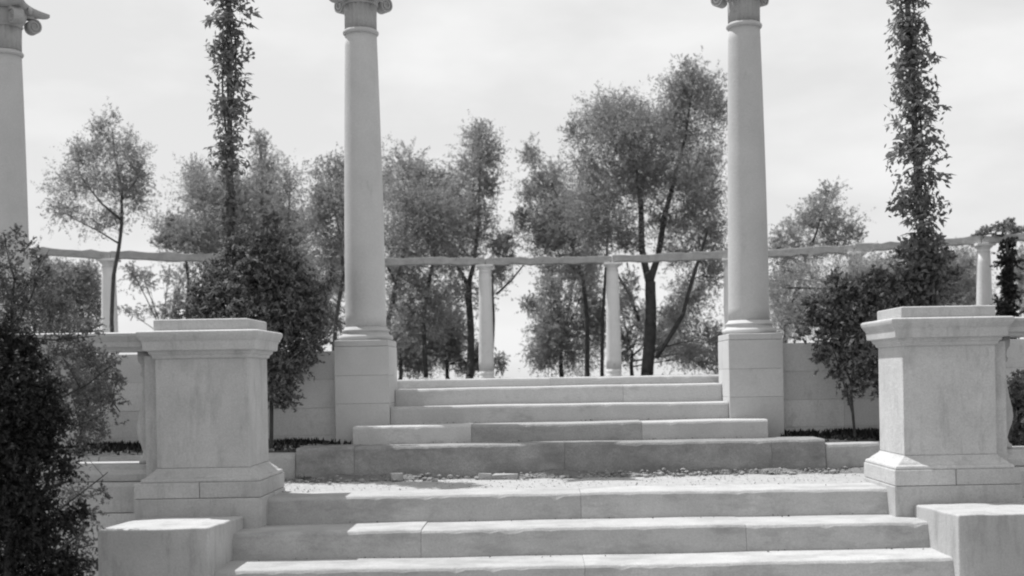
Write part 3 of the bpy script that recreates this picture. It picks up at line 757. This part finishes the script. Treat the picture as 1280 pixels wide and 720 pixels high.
plant('feathery_tree', 'loose pale tree on a thin stem right of the bright gap', 'tree', (1.142, 27.5, 0.62),
    [[(1.142, 0.57, 0.0665), (1.142, 0.597, 0.0578), (1.164, 1.881, 0.0514), (1.057, 2.864, 0.0385), (0.785, 3.671, 0.0257), (0.501, 4.746, 0.0161)], [(1.057, 2.864, 0.0321), (0.565, 3.318, 0.0193), (0.307, 3.858, 0.0128)]],
    [(-0.037, 5.612, 0.214, 0.303), (0.415, 4.962, 0.357, 0.357), (0.018, 4.666, 0.321, 0.357), (0.583, 4.353, 0.499, 0.464), (0.112, 3.951, 0.392, 0.392), (0.785, 3.671, 0.535, 0.428), (0.211, 3.467, 0.428, 0.25), (0.954, 3.133, 0.428, 0.428), (-0.223, 4.135, 0.178, 0.25)],
    46550, (0.0624, 0.0178), 11, 'leaf_far', group='feathery trees behind the pergola', spread=0.62, strand=0.05, spray=1.05, up=0.75)

plant('feathery_tree', 'biggest tree, tall and dense with dark twin stems, left of the tall right column', 'tree', (2.360, 26, 0.62),
    [[(2.36, 0.57, 0.1535), (2.36, 0.545, 0.1335), (2.379, 1.623, 0.1214), (2.43, 2.601, 0.1093)], [(2.429, 2.55, 0.0789), (2.274, 3.312, 0.0668), (2.239, 4.24, 0.0546), (2.137, 5.169, 0.0364), (1.896, 5.848, 0.0182)], [(2.429, 2.55, 0.0789), (2.625, 3.137, 0.0668), (2.741, 3.978, 0.0546), (3.01, 4.901, 0.0425), (3.244, 5.74, 0.0304), (3.358, 6.497, 0.0152)], [(2.486, 0.981, 0.0486, -0.3), (3.041, 1.865, 0.0425, -0.5), (3.328, 2.821, 0.0364, -0.6), (3.578, 3.626, 0.0182, -0.6)], [(2.197, 1.795, 0.0364, 0.3), (1.972, 2.474, 0.0304, 0.5), (1.629, 3.07, 0.0182, 0.6)], [(1.416, 0.561, 0.0425, 1.0), (1.472, 1.808, 0.0364, 1.0), (1.585, 3.492, 0.0243, 0.9), (1.654, 4.503, 0.0121, 0.8)]],
    [(3.383, 6.969, 0.304, 0.27), (3.091, 6.636, 0.337, 0.304), (3.698, 6.626, 0.304, 0.371), (3.389, 6.328, 0.472, 0.405), (2.911, 5.999, 0.371, 0.337), (3.821, 5.983, 0.27, 0.438), (1.852, 6.22, 0.573, 0.337), (1.391, 5.857, 0.438, 0.371), (2.352, 5.874, 0.573, 0.405), (0.951, 5.78, 0.236, 0.236), (3.189, 5.522, 0.607, 0.506), (3.669, 5.007, 0.405, 0.573), (1.718, 5.311, 0.674, 0.472), (2.335, 4.913, 0.573, 0.506), (1.157, 5.051, 0.405, 0.438), (3.005, 4.614, 0.607, 0.54), (1.907, 4.499, 0.641, 0.438), (1.145, 4.343, 0.438, 0.472), (3.586, 4.098, 0.506, 0.506), (2.908, 3.891, 0.506, 0.371), (1.64, 3.744, 0.438, 0.405), (3.708, 3.371, 0.304, 0.472), (3.265, 3.126, 0.438, 0.371), (1.97, 3.317, 0.304, 0.236), (1.248, 3.498, 0.371, 0.438), (3.351, 2.247, 0.405, 0.472), (3.73, 2.696, 0.236, 0.405), (2.906, 1.867, 0.236, 0.27), (3.031, 1.275, 0.438, 0.371), (3.622, 1.349, 0.27, 0.371), (2.04, 2.473, 0.169, 0.337)],
    176400, (0.059, 0.0169), 12, 'leaf_tree', group='feathery trees behind the pergola', spread=0.62, clump=(6, 11), strand=0.05, spray=1.05, up=0.75)

plant('feathery_tree', 'airy young tree with a leaning stem right of the tall right column', 'tree', (4.787, 24, 0.62),
    [[(4.787, 0.57, 0.0644), (4.787, 1.037, 0.056), (4.921, 1.58, 0.0504), (5.12, 2.277, 0.0448), (5.285, 2.819, 0.028), (5.514, 3.437, 0.0168), (5.711, 4.057, 0.0084)]],
    [(5.744, 4.134, 0.187, 0.156), (5.598, 3.794, 0.311, 0.249), (5.328, 3.519, 0.28, 0.249), (5.918, 3.43, 0.311, 0.28), (4.935, 3.292, 0.218, 0.218), (4.695, 2.907, 0.187, 0.342), (5.24, 2.929, 0.374, 0.249), (5.786, 3.012, 0.311, 0.218), (4.712, 2.128, 0.218, 0.405), (5.144, 1.887, 0.311, 0.374), (4.922, 2.514, 0.218, 0.249), (6.179, 3.192, 0.187, 0.187)],
    36750, (0.0545, 0.0156), 13, 'leaf_far', group='feathery trees behind the pergola', spread=0.62, strand=0.05, spray=1.05, up=0.75)

plant('feathery_tree', 'rounded tree crown under the beam between the bare stemmed shrub and the right vine', 'tree', (5.843, 21.4, 0.62),
    [[(5.843, 0.57, 0.0517), (5.843, 0.553, 0.045), (5.86, 1.524, 0.04), (5.843, 2.149, 0.025)]],
    [(5.776, 2.289, 0.389, 0.305), (6.193, 2.323, 0.361, 0.278), (5.563, 2.015, 0.333, 0.333), (6.047, 1.909, 0.416, 0.361), (5.431, 2.434, 0.25, 0.194), (6.396, 2.001, 0.278, 0.333), (5.007, 1.955, 0.333, 0.361), (4.653, 1.545, 0.305, 0.333), (4.277, 1.482, 0.25, 0.361), (4.246, 2.107, 0.194, 0.278), (4.734, 2.238, 0.278, 0.278), (5.138, 1.537, 0.305, 0.305)],
    41650, (0.0486, 0.0139), 14, 'leaf_far', group='feathery trees behind the pergola', spread=0.62, spray=1.05, up=0.75, strand=0.05)

plant('feathery_tree', 'soft rounded tree crown right of the right vine, below the beam', 'tree', (9.087, 27, 0.62),
    [[(9.087, 0.57, 0.0652), (9.087, 0.494, 0.0567), (9.109, 1.72, 0.0504), (9.089, 2.596, 0.0315)]],
    [(9.094, 2.858, 0.385, 0.35), (8.771, 2.426, 0.49, 0.42), (9.474, 2.554, 0.35, 0.455), (9.203, 2.103, 0.56, 0.385), (8.608, 3.129, 0.28, 0.245)],
    39200, (0.0613, 0.0175), 15, 'leaf_far', group='feathery trees behind the pergola', spread=0.62, spray=1.05, up=0.75, strand=0.05)

plant('feathery_tree', 'pale wispy tree at the far right edge behind the hanging creeper', 'tree', (9.954, 25, 0.62),
    [[(9.954, 0.57, 0.0537), (9.954, 0.48, 0.0467), (9.947, 1.939, 0.0409), (9.913, 2.751, 0.0233)]],
    [(9.879, 2.67, 0.195, 0.422), (10.033, 2.181, 0.259, 0.389), (9.842, 3.319, 0.227, 0.13), (9.769, 1.942, 0.13, 0.259)],
    14700, (0.0567, 0.0162), 16, 'leaf_far', group='feathery trees behind the pergola', spread=0.62, spray=1.05, up=0.75, strand=0.05)

plant('feathery_tree', 'dark leafy tree at the far left between the big column and the slender column', 'tree', (-9.118, 24, 0.62),
    [[(-9.118, 0.57, 0.058), (-9.118, 0.813, 0.0504), (-9.099, 1.902, 0.0448), (-9.104, 2.525, 0.028)]],
    [(-9.085, 2.68, 0.374, 0.342), (-9.449, 2.375, 0.374, 0.436), (-8.781, 2.286, 0.311, 0.405), (-9.177, 1.904, 0.467, 0.342), (-9.627, 2.846, 0.28, 0.28), (-8.571, 2.749, 0.125, 0.249), (-9.824, 2.304, 0.249, 0.374), (-8.851, 2.754, 0.218, 0.187), (-9.315, 2.918, 0.187, 0.156), (-8.395, 2.124, 0.125, 0.187)],
    51450, (0.0545, 0.0156), 17, 'leaf_tree', group='feathery trees behind the pergola', spread=0.62, spray=1.05, up=0.75, strand=0.05)

plant('garden_bush', 'grey low bush behind the pergola, left of the bright gap', 'bush', (-2.086, 29, 0.62),
    [[(-2.086, 0.57, 0.054), (-2.086, 0.651, 0.047), (-2.114, 1.253, 0.0376)]],
    [(-2.358, 1.258, 0.451, 0.451), (-1.845, 1.531, 0.376, 0.564), (-2.729, 1.546, 0.376, 0.639), (-1.269, 1.145, 0.226, 0.376), (-2.063, 2.005, 0.301, 0.376), (-3.11, 1.271, 0.339, 0.451), (-1.517, 0.961, 0.339, 0.263), (-0.914, 1.007, 0.169, 0.263)],
    49000, (0.0658, 0.0188), 21, 'leaf_far', group='low bushes behind the pergola', trunk_name='stem', crown_name='foliage', spread=0.58)

plant('garden_bush', 'rounded grey bush behind the pergola, right of the bright gap', 'bush', (0.594, 29.5, 0.62),
    [[(0.594, 0.57, 0.066), (0.594, 0.603, 0.0574), (0.608, 1.407, 0.0383)]],
    [(0.308, 1.795, 0.421, 0.65), (0.802, 1.595, 0.497, 0.689), (1.343, 1.872, 0.383, 0.842), (0.086, 1.129, 0.306, 0.383), (0.59, 2.555, 0.459, 0.459), (1.264, 2.83, 0.306, 0.383), (0.408, 3.132, 0.344, 0.306), (0.984, 3.218, 0.344, 0.268), (-0.141, 2.377, 0.191, 0.23)],
    58800, (0.067, 0.0191), 22, 'leaf_far', group='low bushes behind the pergola', trunk_name='stem', crown_name='foliage', spread=0.58)

plant('garden_bush', 'small bush behind the pergola at the foot of the biggest tree', 'bush', (2.238, 29, 0.62),
    [[(2.238, 0.57, 0.054), (2.238, 0.575, 0.047), (2.247, 1.083, 0.0376)]],
    [(2.158, 1.329, 0.263, 0.489), (3.045, 1.539, 0.339, 0.527), (3.713, 1.001, 0.489, 0.301), (2.45, 1.926, 0.226, 0.414), (4.28, 1.142, 0.263, 0.451), (3.392, 2.004, 0.301, 0.301), (1.987, 2.31, 0.263, 0.451)],
    34300, (0.0658, 0.0188), 23, 'leaf_far', group='low bushes behind the pergola', trunk_name='stem', crown_name='foliage', spread=0.58)

plant('garden_bush', 'low bush beyond the left column pedestal', 'bush', (-3.104, 28, 0.62),
    [[(-3.104, 0.57, 0.0522), (-3.104, 0.67, 0.0454), (-3.059, 1.16, 0.0363)]],
    [(-2.825, 1.065, 0.327, 0.291), (-3.127, 1.397, 0.182, 0.399), (-4.68, 1.915, 0.254, 0.399), (-4.93, 2.191, 0.254, 0.472), (-4.518, 2.911, 0.218, 0.436), (-5.156, 2.74, 0.218, 0.436)],
    26950, (0.0636, 0.0182), 24, 'leaf_far', group='low bushes behind the pergola', trunk_name='stem', crown_name='foliage', spread=0.58)

plant('garden_bush', 'pale thin bush in the light behind the shaded pier', 'bush', (-8.459, 28, 0.62),
    [[(-8.459, 0.57, 0.0522), (-8.459, 0.8, 0.0454), (-8.443, 1.708, 0.0363)]],
    [(-8.524, 2.29, 0.436, 0.145), (-8.066, 2.519, 0.327, 0.254), (-7.614, 2.42, 0.254, 0.327), (-9.251, 2.267, 0.254, 0.145), (-8.876, 2.95, 0.218, 0.291), (-7.929, 3.061, 0.254, 0.291), (-8.329, 3.068, 0.145, 0.182), (-9.09, 3.172, 0.145, 0.327)],
    12740, (0.0617, 0.0173), 25, 'leaf_far', group='low bushes behind the pergola', trunk_name='stem', crown_name='foliage', spread=0.72)

plant('garden_shrub', 'big dark shrub hanging over the wall left of the columns', 'shrub', (-1.818, 8.38, 0.19),
    [[(-1.818, 0.14, 0.0156), (-1.818, 0.175, 0.0136), (-1.801, 0.528, 0.0136), (-1.806, 0.854, 0.0136), (-1.845, 1.126, 0.0109)], [(-1.801, 0.528, 0.0109), (-1.851, 0.8, 0.0109), (-2.009, 1.075, 0.0082), (-2.14, 1.349, 0.0054)], [(-1.806, 0.854, 0.0109), (-1.628, 1.122, 0.0109), (-1.542, 1.365, 0.0054)], [(-1.845, 1.126, 0.0082), (-1.866, 1.453, 0.0068), (-1.901, 1.671, 0.0033)], [(-1.806, 0.854, 0.0082), (-1.547, 1.067, 0.0054), (-1.42, 1.2, 0.0033)]],
    [(-1.904, 1.453, 0.109, 0.098), (-1.758, 1.424, 0.109, 0.109), (-1.842, 1.278, 0.141, 0.12), (-1.68, 1.259, 0.12, 0.109), (-2.005, 1.292, 0.109, 0.109), (-1.584, 1.133, 0.109, 0.098), (-1.764, 1.098, 0.141, 0.109), (-1.927, 1.1, 0.141, 0.098), (-2.104, 1.229, 0.098, 0.098), (-2.123, 1.392, 0.087, 0.087), (-2.214, 1.16, 0.098, 0.076), (-2.233, 1.339, 0.065, 0.076), (-1.526, 1.311, 0.054, 0.076), (-1.63, 0.987, 0.109, 0.098), (-1.805, 0.935, 0.12, 0.098), (-1.864, 1.589, 0.076, 0.065), (-1.476, 1.109, 0.054, 0.065), (-1.755, 1.614, 0.065, 0.054), (-1.99, 1.553, 0.065, 0.065), (-1.742, 0.771, 0.087, 0.109), (-1.773, 0.598, 0.076, 0.098), (-1.611, 0.807, 0.065, 0.087), (-1.664, 0.569, 0.049, 0.065), (-1.511, 0.93, 0.065, 0.065), (-1.435, 1.255, 0.043, 0.043), (-2.304, 1.27, 0.043, 0.054), (-1.649, 1.449, 0.065, 0.065), (-2.056, 1.483, 0.054, 0.054), (-2.334, 1.146, 0.065, 0.054), (-2.416, 1.093, 0.043, 0.043), (-2.183, 1.089, 0.087, 0.054), (-1.466, 1.011, 0.043, 0.054), (-1.78, 1.723, 0.049, 0.054), (-1.379, 1.363, 0.043, 0.054)],
    54600, (0.0337, 0.012), 31, 'leaf_shrub', group=None, trunk_name='stem', crown_name='foliage', spread=0.62, spray=1.25, depth=0.9, up=0.25)

plant('garden_shrub', 'ragged dark shrub on one bare stem against the right wall', 'shrub', (2.145, 8.36, 0.2),
    [[(2.145, 0.15, 0.0113), (2.145, 0.215, 0.0098), (2.129, 0.514, 0.0092), (2.154, 0.73, 0.0087), (2.179, 0.892, 0.0081)], [(2.137, 0.351, 0.0054), (2.066, 0.623, 0.0043), (2.004, 0.841, 0.0033)], [(2.13, 0.568, 0.0081), (2.032, 0.841, 0.0068), (1.944, 1.086, 0.0041)], [(2.154, 0.73, 0.0081), (2.288, 0.945, 0.0068), (2.362, 1.133, 0.0041)]],
    [(2.129, 1.121, 0.119, 0.087), (2.257, 1.043, 0.098, 0.087), (2.034, 1.003, 0.098, 0.076), (1.911, 1.103, 0.076, 0.065), (2.19, 0.919, 0.119, 0.087), (2.324, 1.117, 0.076, 0.076), (1.983, 0.869, 0.065, 0.065), (2.264, 0.782, 0.087, 0.076), (2.076, 1.219, 0.076, 0.065), (2.134, 0.785, 0.076, 0.076), (2.353, 0.943, 0.054, 0.087), (1.855, 0.979, 0.049, 0.054), (2.228, 1.206, 0.076, 0.054), (2.3, 0.673, 0.043, 0.065), (1.948, 0.734, 0.043, 0.054), (2.402, 1.241, 0.065, 0.065), (2.045, 0.667, 0.043, 0.065), (2.206, 0.594, 0.049, 0.065), (2.314, 0.565, 0.043, 0.076), (1.847, 1.115, 0.038, 0.043), (1.799, 0.899, 0.033, 0.043), (2.012, 1.275, 0.043, 0.043), (2.338, 1.296, 0.049, 0.049), (2.107, 0.503, 0.027, 0.043)],
    29900, (0.0342, 0.0125), 32, 'leaf_shrub', group=None, trunk_name='stem', crown_name='foliage', spread=0.62, spray=1.25, depth=0.9, up=0.25)

plant('garden_shrub', 'loose leafy shrub growing round the foot of the right vine pole', 'shrub', (2.577, 8.5, 0.21),
    [[(2.577, 0.16, 0.0159), (2.577, 0.118, 0.0138), (2.596, 0.614, 0.011), (2.592, 1.0, 0.0083), (2.625, 1.33, 0.0055)], [(2.6, 0.834, 0.0083), (2.749, 1.162, 0.0055), (2.819, 1.354, 0.0033)], [(2.59, 0.89, 0.0083), (2.484, 1.14, 0.0055), (2.443, 1.306, 0.0033)]],
    [(2.609, 1.33, 0.099, 0.088), (2.497, 1.266, 0.077, 0.077), (2.735, 1.301, 0.088, 0.077), (2.65, 1.164, 0.121, 0.088), (2.511, 1.122, 0.088, 0.077), (2.816, 1.205, 0.066, 0.066), (2.572, 1.452, 0.066, 0.066), (2.776, 1.41, 0.055, 0.066), (2.873, 1.298, 0.044, 0.055), (2.419, 1.196, 0.044, 0.055)],
    13520, (0.0342, 0.0121), 36, 'leaf_shrub', group=None, trunk_name='stem', crown_name='foliage', spread=0.62, spray=1.25, depth=0.8, up=0.25)

plant('garden_shrub', 'dark leafy shrub at the right edge seen past the pier', 'shrub', (3.160, 7.9, 0.15),
    [[(3.16, 0.1, 0.0177), (3.16, -0.011, 0.0154), (3.144, 0.246, 0.0128), (3.128, 0.451, 0.0077)]],
    [(3.115, 0.349, 0.092, 0.133), (3.194, 0.45, 0.113, 0.154), (3.093, 0.221, 0.072, 0.072), (3.067, 0.503, 0.031, 0.072), (3.216, 0.219, 0.113, 0.113)],
    16900, (0.0359, 0.0133), 33, 'leaf_shrub', group=None, trunk_name='stem', crown_name='foliage', spread=0.52)

plant('garden_shrub', 'wispy pale leaved shrub seen through the balustrade by the dark bush', 'shrub', (-3.018, 8.1, 0.17),
    [[(-3.018, 0.12, 0.0151), (-3.018, 0.187, 0.0131), (-2.982, 0.449, 0.0105), (-2.905, 0.657, 0.0079), (-2.85, 0.788, 0.0053)], [(-3.017, 0.239, 0.0105), (-3.106, 0.556, 0.0079), (-3.144, 0.819, 0.0053)], [(-2.982, 0.449, 0.0079), (-2.791, 0.55, 0.0053), (-2.74, 0.471, 0.0032)]],
    [(-3.128, 0.819, 0.137, 0.137), (-2.972, 0.737, 0.126, 0.116), (-3.054, 0.555, 0.147, 0.116), (-2.896, 0.552, 0.105, 0.116), (-3.162, 0.399, 0.137, 0.105), (-2.841, 0.709, 0.074, 0.084), (-2.792, 0.524, 0.042, 0.074), (-2.978, 0.37, 0.116, 0.074), (-3.204, 0.978, 0.126, 0.105), (-3.02, 0.975, 0.105, 0.074), (-2.763, 0.681, 0.032, 0.042)],
    14560, (0.0273, 0.0089), 34, 'leaf_wisp', group=None, trunk_name='stem', crown_name='foliage', spread=0.62, spray=1.2, depth=0.5)

plant('dark_bush', 'black leafed bush filling the lower left corner in front of the balustrade', 'bush', (-2.310, 5.35, -0.84),
    [[(-2.31, -0.89, 0.0279), (-2.31, -0.306, 0.0243), (-2.276, 0.075, 0.0208), (-2.297, 0.457, 0.0156), (-2.272, 0.7, 0.0087), (-2.248, 0.873, 0.0052)], [(-2.276, 0.075, 0.0121), (-2.128, 0.212, 0.0087), (-2.023, 0.244, 0.0035)], [(-2.297, 0.457, 0.0104), (-2.173, 0.629, 0.0069), (-2.05, 0.696, 0.0035)], [(-2.272, -0.098, 0.0104), (-2.098, -0.067, 0.0069), (-1.975, 0.018, 0.0035)], [(-2.297, 0.457, 0.0087), (-2.361, 0.771, 0.0069), (-2.375, 0.945, 0.0035)]],
    [(-2.326, 0.77, 0.097, 0.09), (-2.231, 0.664, 0.097, 0.083), (-2.33, 0.562, 0.118, 0.104), (-2.192, 0.508, 0.097, 0.083), (-2.298, 0.371, 0.118, 0.104), (-2.153, 0.351, 0.083, 0.069), (-2.337, 0.18, 0.118, 0.104), (-2.199, 0.126, 0.097, 0.083), (-2.288, -0.046, 0.118, 0.097), (-2.132, -0.031, 0.062, 0.062), (-2.45, 0.634, 0.125, 0.173), (-2.457, 0.217, 0.125, 0.173), (-2.242, 0.831, 0.062, 0.049), (-2.121, 0.628, 0.056, 0.049), (-2.186, -0.169, 0.118, 0.069), (-2.071, -0.136, 0.049, 0.049), (-2.343, -0.218, 0.118, 0.09), (-2.074, 0.488, 0.042, 0.042), (-2.043, 0.297, 0.035, 0.042), (-2.044, 0.054, 0.042, 0.042), (-2.307, 0.891, 0.062, 0.042), (-2.16, 0.75, 0.042, 0.035), (-1.991, 0.105, 0.028, 0.028)],
    96200, (0.0208, 0.0076), 41, 'leaf_bush', group=None, trunk_name='stem', crown_name='foliage', spread=0.62, spray=1.2, depth=0.9, up=0.3)

plant('twiggy_bush', 'grey twiggy bush at the left edge spreading its open sprays towards the shaded pier', 'bush', (-2.622, 6.1, -0.84),
    [[(-2.622, -0.89, 0.0182), (-2.622, -0.204, 0.0158), (-2.602, 0.508, 0.0138), (-2.595, 0.903, 0.0099), (-2.574, 1.18, 0.0059)], [(-2.595, 0.903, 0.0059), (-2.489, 1.099, 0.004), (-2.426, 1.256, 0.002)], [(-2.574, 1.18, 0.0049), (-2.611, 1.339, 0.003), (-2.622, 1.418, 0.0016)], [(-2.595, 0.903, 0.0059), (-2.374, 0.879, 0.004), (-2.176, 0.896, 0.002)], [(-2.576, 1.061, 0.004), (-2.467, 1.217, 0.0024), (-2.398, 1.327, 0.0012)], [(-2.602, 0.508, 0.0079), (-2.379, 0.583, 0.0059), (-2.219, 0.659, 0.004), (-2.091, 0.756, 0.002)], [(-2.602, 0.508, 0.0059), (-2.342, 0.424, 0.004), (-2.163, 0.5, 0.002)], [(-2.621, -0.125, 0.0079), (-2.389, 0.029, 0.0059), (-2.228, 0.145, 0.004), (-2.128, 0.222, 0.002)], [(-2.621, -0.125, 0.0059), (-2.352, -0.169, 0.004), (-2.201, -0.133, 0.002)]],
    [(-2.573, 1.239, 0.071, 0.063), (-2.48, 1.146, 0.063, 0.063), (-2.615, 1.121, 0.087, 0.071), (-2.403, 1.018, 0.063, 0.055), (-2.522, 1.001, 0.087, 0.063), (-2.627, 1.347, 0.047, 0.047), (-2.416, 1.197, 0.036, 0.04), (-2.302, 0.918, 0.055, 0.047), (-2.524, 1.337, 0.032, 0.032), (-2.454, 1.288, 0.028, 0.032), (-2.207, 0.936, 0.047, 0.036), (-2.339, 1.065, 0.036, 0.036), (-2.562, 1.417, 0.024, 0.028), (-2.224, 0.817, 0.055, 0.047), (-2.355, 0.8, 0.071, 0.055), (-2.138, 0.757, 0.04, 0.04), (-2.279, 0.66, 0.071, 0.055), (-2.161, 0.619, 0.047, 0.047), (-2.341, 0.503, 0.071, 0.055), (-2.222, 0.481, 0.055, 0.047), (-2.092, 0.677, 0.028, 0.032), (-2.378, 0.662, 0.055, 0.047), (-2.264, 0.343, 0.047, 0.04), (-2.152, 0.421, 0.028, 0.032), (-2.308, 0.127, 0.055, 0.055), (-2.223, 0.006, 0.044, 0.047), (-2.292, -0.131, 0.055, 0.055), (-2.203, -0.231, 0.04, 0.047), (-2.369, -0.011, 0.047, 0.055), (-2.157, 0.124, 0.024, 0.032), (-2.571, 0.922, 0.079, 0.047)],
    27300, (0.019, 0.0063), 42, 'leaf_wisp', group=None, trunk_name='stem', crown_name='foliage', spread=0.66, spray=1.3, depth=0.8, up=0.3)

plant('hanging_creeper', 'narrow dark creeper hanging under the beam beside the far right slender column', 'vine', (7.994, 21.0, 0.62),
    [[(7.994, 0.57, 0.0313), (7.994, 0.515, 0.0272), (8.011, 1.469, 0.0272), (8.024, 2.217, 0.0272), (8.048, 2.83, 0.0204)]],
    [(8.047, 2.762, 0.109, 0.109), (8.028, 2.49, 0.123, 0.163), (8.023, 2.177, 0.123, 0.163), (8.004, 1.877, 0.123, 0.177), (7.985, 1.578, 0.15, 0.191), (7.979, 1.197, 0.163, 0.245)],
    10920, (0.0681, 0.0327), 43, 'leaf_bush', group=None, trunk_name='stem', crown_name='foliage', spread=0.58, depth=1.0)

plant('beam_creeper', 'straggling creeper lying on top of the beam near the right edge', 'vine', (8.163, 21.3, 0.62),
    [[(8.163, 0.57, 0.0238), (8.163, 0.512, 0.0207), (8.197, 2.446, 0.0207), (8.205, 2.888, 0.0207), (7.902, 2.976, 0.0138), (7.626, 2.953, 0.0104)]],
    [(7.765, 3.006, 0.193, 0.055), (8.112, 3.083, 0.221, 0.083), (8.21, 3.164, 0.111, 0.069), (8.428, 2.994, 0.166, 0.069)],
    2340, (0.0691, 0.0276), 44, 'leaf_far', group=None, trunk_name='stem', crown_name='foliage', spread=0.58, depth=0.6)


# ------------------------------------------------------------------ climbers on poles: each leaf spray a piece of its own
def spray_mesh(name, n_pairs, L, m):
    """pinnate leaf: a midrib with pairs of pointed leaflets"""
    mb = MB(); w = L*.016
    mb.add([(0,-w,0),(L*.5,-w,L*.03),(L,0,-L*.10),(L*.5,w,L*.03),(0,w,0)], [(0,1,3,4),(1,2,3)])
    for k in range(n_pairs):
        u = .22+.72*k/(n_pairs-1); x = L*u; z = L*(.03 - .13*max(0, u-.5))
        ll = L*(.62-.13*abs(u-.5)*2)*(1+.35*math.sin(k*5+n_pairs))
        for s in (-1, 1):
            dx, dy = ll*(.45+.3*math.sin(k*3+s*2)), s*ll*.80
            mb.add([(x,0,z),(x+dx*.35+ll*.22, dy*.42, z+.01*L),(x+dx, dy, z-.16*L),(x+dx*.35-ll*.20, dy*.5, z-.03*L)], [(0,1,2,3)])
    mb.add([(L*.93,0,-.07*L),(L*1.08,L*.07,-.12*L),(L*1.26,0,-.17*L),(L*1.08,-L*.07,-.12*L)], [(0,1,2,3)])
    me = bpy.data.meshes.new(name); me.from_pydata(mb.v, [], mb.f); me.materials.append(m); return me
def climber(label, base, top_x, height, radius_fn, n, L, seed, gap=.12, full=.55):
    rr = random.Random(seed); bx, by, bz = base
    t = thing('climbing_vine', label, 'vine', base, 'climbing vines on tall poles')
    ax = lambda u: bx+(top_x-bx)*u
    MB().tube([(ax(u), by, bz+height*u) for u in (0,.25,.5,.75,1)], [.021,.020,.019,.018,.017], 10).build('pole', M['pole'], t, smooth=True)
    for q in range(2):
        pts = []; p0 = rr.uniform(0, 6.28)
        for i in range(41):
            u = i/40; a = p0+q*3.1+u*height*3.3; R_ = .034+.012*math.sin(9*u+q)
            pts.append((ax(u)+R_*math.cos(a), by+R_*math.sin(a), bz+height*u*.99))
        MB().tube(pts, [.011-.006*i/40 for i in range(41)], 5).build('stem', M['pole'], t, smooth=True)
    mes = [spray_mesh('leaf', k, L*s, M['leaf_vine']) for k, s in ((3,.9),(4,1.05),(3,.75),(4,.95))]
    done = 0; tries = 0
    while done < n and tries < n*20:
        tries += 1
        u = rr.random(); z = bz+height*u
        R_ = radius_fn(z)
        if R_ < .04: continue
        if rr.random() > min(1, R_/.13+.15): continue
        a = rr.uniform(0, 6.28); dist = rr.uniform(.02, max(.03, R_*.5))
        o = bpy.data.objects.new('leaf', mes[rr.randrange(4)]); COL.objects.link(o); o.parent = t
        p = Vector((ax(u)+dist*math.cos(a), by+dist*math.sin(a), z)) - Vector(base)
        o.matrix_local = Matrix.Translation(p) @ Matrix.Rotation(a+rr.gauss(0,.35), 4, 'Z') @ Matrix.Rotation(rr.gauss(.55,.6), 4, 'Y') @ Matrix.Rotation(rr.gauss(0,.5), 4, 'X') @ Matrix.Scale(max(.45, min(1.2, R_/.13))*rr.uniform(.75,1.15), 4)
        done += 1
    # the small leaves close to the stems, past what can be told apart
    r = np.random.default_rng(seed); u = r.random(n*34); z = bz+height*u
    R_ = np.array([radius_fn(q) for q in z]); keep = r.random(len(u)) < np.minimum(1, (R_/.15)**1.3)
    # grouped into tufts with gaps between
    tuft = np.sin(z*31+seed)+np.sin(z*17+2)+.6*np.sin(z*57); keep &= r.random(len(u)) < np.clip(full+.35*tuft, gap, 1)
    u, z, R_ = u[keep], z[keep], R_[keep]
    a = r.uniform(0, 6.28, len(u)); d = np.minimum(np.abs(r.normal(0, .5, len(u))), .95)*R_+.012
    C = np.stack([bx+(top_x-bx)*u+d*np.cos(a), by+d*np.sin(a), z-.25*d], 1)
    quads_obj('small_leaves', leaf_quads(r, C, .046, .023, .5), M['leaf_vine'], t)
def rad_left(z):
    if z > 2.9: return .16
    if z > 2.45: return .14
    if z > 2.1: return .125
    if z > 1.35: return .09
    return .05
def rad_right(z):
    if z > 3.05: return .13
    if z > 2.55: return .155
    if z > 1.75: return .20
    if z > 1.4: return .15
    return .13
climber('tall pole wrapped in ragged vine, left of the columns and above the shaded pier', (-2.085, 8.42, .19), -2.055, 3.35, rad_left, 300, .092, 5, .03, .26)
climber('tall pole thickly wrapped in vine, right of the columns and beside the sunlit pier', (2.715, 8.42, .19), 2.555, 3.35, rad_right, 300, .098, 9)
